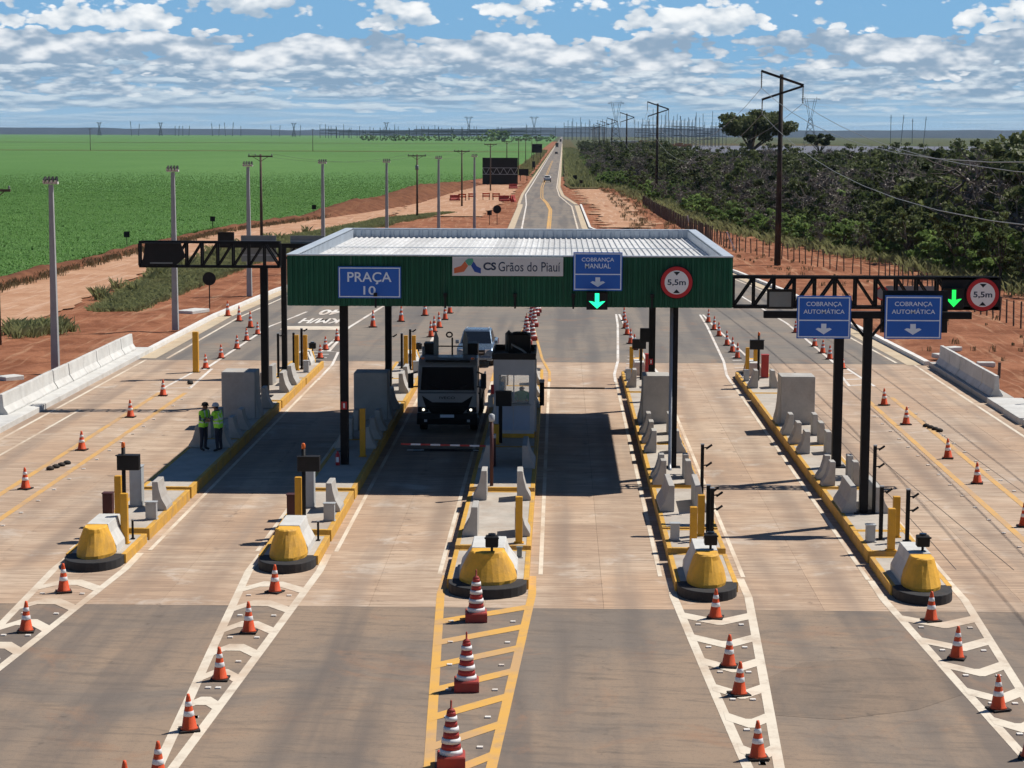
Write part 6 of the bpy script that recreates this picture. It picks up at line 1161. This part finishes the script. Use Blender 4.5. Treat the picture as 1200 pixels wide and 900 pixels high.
plant(('umbrella', 0), 46.5, 486, .4, 1.0, 'umbrella_tree', 'wide flat-topped umbrella tree standing above the scrub', 'tree', None, .4); plant(('umbrella', 1), gx(957, 560), 560, .4, .92, 'umbrella_tree', 'smaller flat-topped tree right of the tall line pole', 'tree', None)
plant(('tall', 0), gx(1085, 330), 330, .1, .98, 'lone_crown_tree', 'round-crowned tree with a thick leaning trunk at right', 'tree', None)
BY = [148, 160, 190, 205, 213, 265, 307, 438, 465, 900, 1800]; BX = [37.5, 34.5, 31, 28.5, 26, 20, 18, 13.6, 8.0, 9, 15]
pts = []; rs = np.random.default_rng(5); cell = {}
def ok(x, y, d):
    cx_, cy_ = int(x//6), int(y//6)
    for i in range(cx_-1, cx_+2):
        for j in range(cy_-1, cy_+2):
            for (a, b, e) in cell.get((i, j), ()):
                if (a-x)**2+(b-y)**2 < min(d, e)**2: return False
    cell.setdefault((cx_, cy_), []).append((x, y, d)); return True
for _ in range(26000):
    y = 150+(rs.uniform()**1.35)*810; xe = float(np.interp(y, BY, BX)); xm = .235*y+10
    if xm < xe+2: continue
    x = rs.uniform(xe+1.0, xm); dist = x-xe
    if y > 600 and x > 16+.033*y: continue
    if (x-20.2)**2+(y-186)**2 < 9: continue
    if abs(x-19) < 1.2 and y > 320: continue
    if ok(x, y, 2.1 if dist < 9 else 2.6+y*.0020): pts.append((y, x, dist))
def zone(x, y):
    u = 655+2350*x/y
    return 'beside the far road' if u < 725 else ('between the second line pole and the umbrella tree' if u < 845 else ('behind the tall line pole' if u < 955 else ('right of the tall line pole' if u < 1075 else 'towards the right picture edge')))
pts.sort(); nT = nS = 0; rest = []
for y, x, dist in pts:
    u = rs.uniform(); right = x > .16*y
    if dist < 7.5: kind = 'shrub' if u < .62 else ('mid' if u < .85 else 'bare')
    else: kind = 'bare' if u < .40 else ('mid' if u < .62 else ('tall' if u > 2 and right else ('shrub' if u > .92 else 'dark')))
    s = rs.uniform(.62, 1.2)*(.62 if kind in ('mid', 'bare', 'dark') and dist < 7 else 1.0)*(1.36 if x > .19*y and y < 340 else 1.18 if right and y < 400 else (.98 if y < 330 else (1.03 if y < 430 else 1.06))); kk = (kind, int(rs.integers({'dark': 5, 'mid': 4, 'bare': 4, 'shrub': 4, 'tall': 2}[kind])))
    if kind == 'shrub' and nS < 170 and y < 420:
        plant(kk, x, y, .1, s, 'shrub', 'bright green shrub at the scrub front, '+zone(x, y), 'shrub', 'bright shrubs along the front of the scrub') if dist < 9 else plant(kk, x, y, .1, s*1.6, 'shrub', 'green shrub among the scrub trees, '+zone(x, y), 'shrub', 'green shrubs inside the scrub'); nS += 1
    elif kind != 'shrub' and nT < 298:
        plant(kk, x, y, .1, s, *{'dark': ('scrub_tree', 'dark green scrub tree, '+('front rows, ' if dist < 20 else 'deep in the thicket, ')+zone(x, y), 'tree', 'dark scrub trees'), 'tall': ('scrub_tree', 'tall dark tree above the thicket, '+zone(x, y), 'tree', 'tall scrub trees'), 'mid': ('scrub_tree', 'mid green scrub tree, '+('front rows, ' if dist < 20 else 'deep in the thicket, ')+zone(x, y), 'tree', 'mid green scrub trees'), 'bare': ('bare_tree', 'nearly leafless grey-brown tree, '+('front rows, ' if dist < 20 else 'deep in the thicket, ')+zone(x, y), 'tree', 'bare scrub trees')}[kind]); nT += 1
    else: rest.append((x, y, s, kk))
def scatter(name, rest, kinds, z, label, cat):
    """one object that instances the given trunk+crown meshes on its points"""
    me = bpy.data.meshes.new(name); me.from_pydata([(p[0], p[1], z) for p in rest], [], [])
    a = me.attributes.new('sc', 'FLOAT', 'POINT'); a.data.foreach_set('value', [float(p[2]) for p in rest]); a = me.attributes.new('rz', 'FLOAT', 'POINT'); a.data.foreach_set('value', [random.uniform(0, 6.28) for p in rest]); a = me.attributes.new('ix', 'INT', 'POINT'); a.data.foreach_set('value', [kinds.index(p[3]) for p in rest])
    o = bpy.data.objects.new(name, me); link(o); o['kind'] = 'stuff'; o['label'] = label; o['category'] = cat
    ng = bpy.data.node_groups.new(name, 'GeometryNodeTree'); ng.interface.new_socket('Geometry', in_out='INPUT', socket_type='NodeSocketGeometry'); ng.interface.new_socket('Geometry', in_out='OUTPUT', socket_type='NodeSocketGeometry')
    N = ng.nodes; L = ng.links; gi = N.new('NodeGroupInput'); go = N.new('NodeGroupOutput'); jn = N.new('GeometryNodeJoinGeometry'); ip = N.new('GeometryNodeInstanceOnPoints'); ip.inputs['Pick Instance'].default_value = True
    src = {}
    for ob in bpy.data.objects:
        if ob.type == 'MESH' and ob.data in [t for kk_ in kinds for t in TREES[kk_]]: src.setdefault(ob.data.name, ob)
    for kk_ in reversed(kinds):
        j2 = N.new('GeometryNodeJoinGeometry')
        for me_ in TREES[kk_]:
            if me_.name in src: oi = N.new('GeometryNodeObjectInfo'); oi.transform_space = 'ORIGINAL'; oi.inputs['Object'].default_value = src[me_.name]; L.new(oi.outputs['Geometry'], j2.inputs[0])
        g2 = N.new('GeometryNodeGeometryToInstance'); L.new(j2.outputs[0], g2.inputs[0]); L.new(g2.outputs[0], jn.inputs[0])
    def attr(n, t): q = N.new('GeometryNodeInputNamedAttribute'); q.data_type = t; q.inputs[0].default_value = n; return q.outputs[0]
    cx_ = N.new('ShaderNodeCombineXYZ'); L.new(attr('rz', 'FLOAT'), cx_.inputs[2]); L.new(gi.outputs[0], ip.inputs['Points']); L.new(jn.outputs[0], ip.inputs['Instance']); L.new(attr('ix', 'INT'), ip.inputs['Instance Index']); L.new(cx_.outputs[0], ip.inputs['Rotation']); L.new(attr('sc', 'FLOAT'), ip.inputs['Scale']); L.new(ip.outputs[0], go.inputs[0])
    md = o.modifiers.new('scatter', 'NODES'); md.node_group = ng; return o
used = [k for k in TREES if any(o.type == 'MESH' and o.data == TREES[k][1] for o in bpy.data.objects)]
rest = [p if p[3] in used else (p[0], p[1], p[2], ('dark', 0)) for p in rest]
far_pts = [(float(rs.uniform(np.interp(y, BY, BX)+1, .24*y+10)), float(y), float(rs.uniform(.7, 1.05)), used[int(rs.integers(len(used)))]) for y in rs.uniform(960, 1650, 900)]
far_pts = [(x, y, s, k if k[0] in ('dark', 'mid', 'bare') else ('dark', 1)) for x, y, s, k in far_pts if x < 16+.033*y]
if ('dark', 1) not in used: used.append(('dark', 1))
scatter('scrub_woodland', rest+far_pts, [k for k in used if k[0] not in ('umbrella',)], .1, 'dense mass of scrub farther back between road and grey yard', 'scrub') if rest else None
for k in range(40):
    u = 425+k*5.6+random.uniform(-2.5, 2.5); big = 574 < u < 598; y = random.uniform(3000, 3300)
    plant(('shrub', k % 4), gx(u, y), y, 0, (6.2 if big else random.uniform(2.2, 4.2)), 'far_tree', 'larger dark tree in the distant row left of the road end' if big else 'dark tree in the distant row before the left substation, %s' % ('left half' if u < 520 else 'right half'), 'tree', 'large far trees' if big else 'far trees beyond the field')
# crop leaves
def blades(n, xf, yf, h, w, seed, z=.12, k=5):
    rs = np.random.default_rng(seed); X, Y = xf(rs, n), None
    return X
def crop(name, y0, y1, dens, h, w, leaves, seed):
    rs = np.random.default_rng(seed); ys = np.arange(y0, y1, 1.0); area = np.maximum(0, np.interp(ys, FY, FX)+.29*ys+4)*np.clip((y1-ys)/(y1-y0), 0, 1)**2.6; n = int(area.sum()*dens); p = area/area.sum()
    yy = rs.choice(ys, n, p=p)+rs.uniform(0, 1, n); x1 = np.interp(yy, FY, FX)-.4; x0 = -.29*yy-4; xx = x0+(x1-x0)*rs.uniform(0, 1, n)
    hh = h*(.65+.7*fbm(xx*.12, yy*.05, 3, 77))*np.clip((720-yy)/480, .12, 1); V = []; N = n*leaves
    a = rs.uniform(0, 6.283, (n, leaves)); L = hh[:, None]*rs.uniform(.8, 1.25, (n, leaves)); out = L*rs.uniform(.35, .95, (n, leaves)); wd_ = w*rs.uniform(.7, 1.3, (n, leaves))
    ca, sa = np.cos(a), np.sin(a); px, py = -sa*wd_/2, ca*wd_/2; bxx = np.repeat(xx[:, None], leaves, 1); byy = np.repeat(yy[:, None], leaves, 1)
    A = np.stack([bxx-px*.6, byy-py*.6, np.full_like(a, .1)], -1); B = np.stack([bxx+px*.6, byy+py*.6, np.full_like(a, .1)], -1)
    mx, my = bxx+ca*out*.45, byy+sa*out*.45; Cc = np.stack([mx+px, my+py, .1+L*.75], -1); D = np.stack([mx-px, my-py, .1+L*.75], -1)
    ex, ey = bxx+ca*out, byy+sa*out; E1 = np.stack([ex+px*.3, ey+py*.3, .1+L*.62], -1); E2 = np.stack([ex-px*.3, ey-py*.3, .1+L*.62], -1)
    V = np.stack([A, B, Cc, D, E1, E2], 2).reshape(-1, 3); i = (np.arange(N)*6)[:, None]; Fq = np.concatenate([i+np.array([[0, 1, 2, 3]]), i+np.array([[3, 2, 4, 5]])])
    o = bpy.data.objects.new(name, npmesh(name, V, Fq, [M['crop']])); link(o); o['kind'] = 'stuff'; o['label'] = 'green crop leaves covering the flat field at left'; o['category'] = 'crop'
crop('crop_plants', 150, 800, 5.5, .5, .12, 5, 31)
def tufts(name, pts, h, w, leaves, mat, label, seed, lean=.6):
    rs = np.random.default_rng(seed); n = len(pts); P = np.array(pts); a = rs.uniform(0, 6.283, (n, leaves)); L = P[:, 2:3]*h*rs.uniform(.6, 1.3, (n, leaves)); out = L*rs.uniform(.1, lean, (n, leaves)); wd_ = w*rs.uniform(.6, 1.3, (n, leaves)); ca, sa = np.cos(a), np.sin(a)
    j = rs.normal(size=(2, n, leaves))*.22*P[:, 2:3][None]; bx_, by_ = P[:, 0:1]+j[0], P[:, 1:2]+j[1]; px, py = -sa*wd_/2, ca*wd_/2; z = P[:, 3:4]+0*a
    V = np.stack([np.stack([bx_-px, by_-py, z-.1], -1), np.stack([bx_+px, by_+py, z-.1], -1), np.stack([bx_+ca*out*.4+px*.8, by_+sa*out*.4+py*.8, z+L*.65], -1), np.stack([bx_+ca*out, by_+sa*out, z+L], -1)], 2).reshape(-1, 3)
    Fq = np.arange(n*leaves*4).reshape(-1, 4); o = bpy.data.objects.new(name, npmesh(name, V, Fq, [M[mat]])); link(o); o['kind'] = 'stuff'; o['label'] = label; o['category'] = 'weeds'
rs = np.random.default_rng(9); P = []
GY = [134, 150, 171, 195, 218, 244, 281, 303]; GL = [-31.5, -33.0, -34.4, -34.2, -33.8, -29.5, -25, -17.4]; GR = [-28.5, -28.3, -28.2, -27.6, -26.6, -25, -20, -16]
for _ in range(16000):
    y = rs.uniform(134, 303); l, r_ = np.interp(y, GY, GL), np.interp(y, GY, GR)
    if r_ < l+.5: continue
    x = rs.uniform(l, r_); P.append((x, y, rs.uniform(.5, 1.2), .0))
tufts('verge_grass', P, .28, .06, 9, 'weed', 'low green grass on the verge between dirt road and red soil', 51, 1.6)
P = [(rs.normal(-31.6, 1.0), rs.normal(120, 1.8), rs.uniform(.5, 1.1), .1) for _ in range(70)]+[(np.interp(y, GY, GL)+rs.normal()*.5, y, rs.uniform(.7, 1.5), .1) for y in rs.uniform(136, 240, 45)]
tufts('tall_verge_weeds', P, .6, .08, 26, 'weed', 'tall ragged weeds along the edge of the dirt road', 52, 1.1)
P = [(np.interp(y, FY, FX)+1.6+rs.normal()*.5, y, rs.uniform(.4, 1.2), .2) for y in rs.uniform(120, 285, 700)]
tufts('dry_bank_weeds', P, .34, .05, 12, 'weedred', 'dry brownish weeds on the soil bank below the crop', 53)
P = []
for _ in range(2600):
    y = rs.uniform(150, 470); xe = np.interp(y, BY, BX); x = xe+rs.normal()*1.2+rs.uniform(-1, 7); P.append((x, y, rs.uniform(.5, 1.5), .1))
tufts('scrub_edge_grass', P, .6, .08, 12, 'weed', 'rough green grass along the foot of the scrub', 54, 1.2)
P = [(rs.uniform(20.5, 28.5)+(0 if y < 170 else -4), y, rs.uniform(.2, .7), .1) for y in rs.uniform(95, 230, 110)]+[(rs.uniform(9, 16), y, rs.uniform(.4, 1.2), .2) for y in rs.uniform(235, 430, 260)]
tufts('soil_weeds', P, .4, .05, 12, 'weedred', 'sparse weeds scattered on the red soil at right', 55)
P = [(rs.uniform(2.6, 11), y, rs.uniform(.8, 2.0), .1) for y in rs.uniform(450, 1500, 2600)]+[(rs.uniform(-14, -8.6), y, rs.uniform(.5, 1.2), .1) for y in rs.uniform(560, 1400, 900)]
tufts('roadside_grass', P, 1.0, .30, 6, 'weed', 'pale green grass along both shoulders of the far road', 56)
# ------------------------------------------------------------------ air
def haze_box():
    m = bpy.data.materials.new('haze_air'); m.use_nodes = True; N = m.node_tree.nodes; N.clear(); out = N.new('ShaderNodeOutputMaterial'); v = N.new('ShaderNodeVolumePrincipled')
    v.inputs['Color'].default_value = (0.62, 0.80, 1.0, 1); v.inputs['Density'].default_value = 2.6e-5; v.inputs['Anisotropy'].default_value = 0.2; m.node_tree.links.new(v.outputs[0], out.inputs['Volume'])
    o = MB().box(-9100, 9100, -700, 14100, -1.4, 62).build('haze', m); o['kind'] = 'stuff'
haze_box()
bpy.context.view_layer.update()
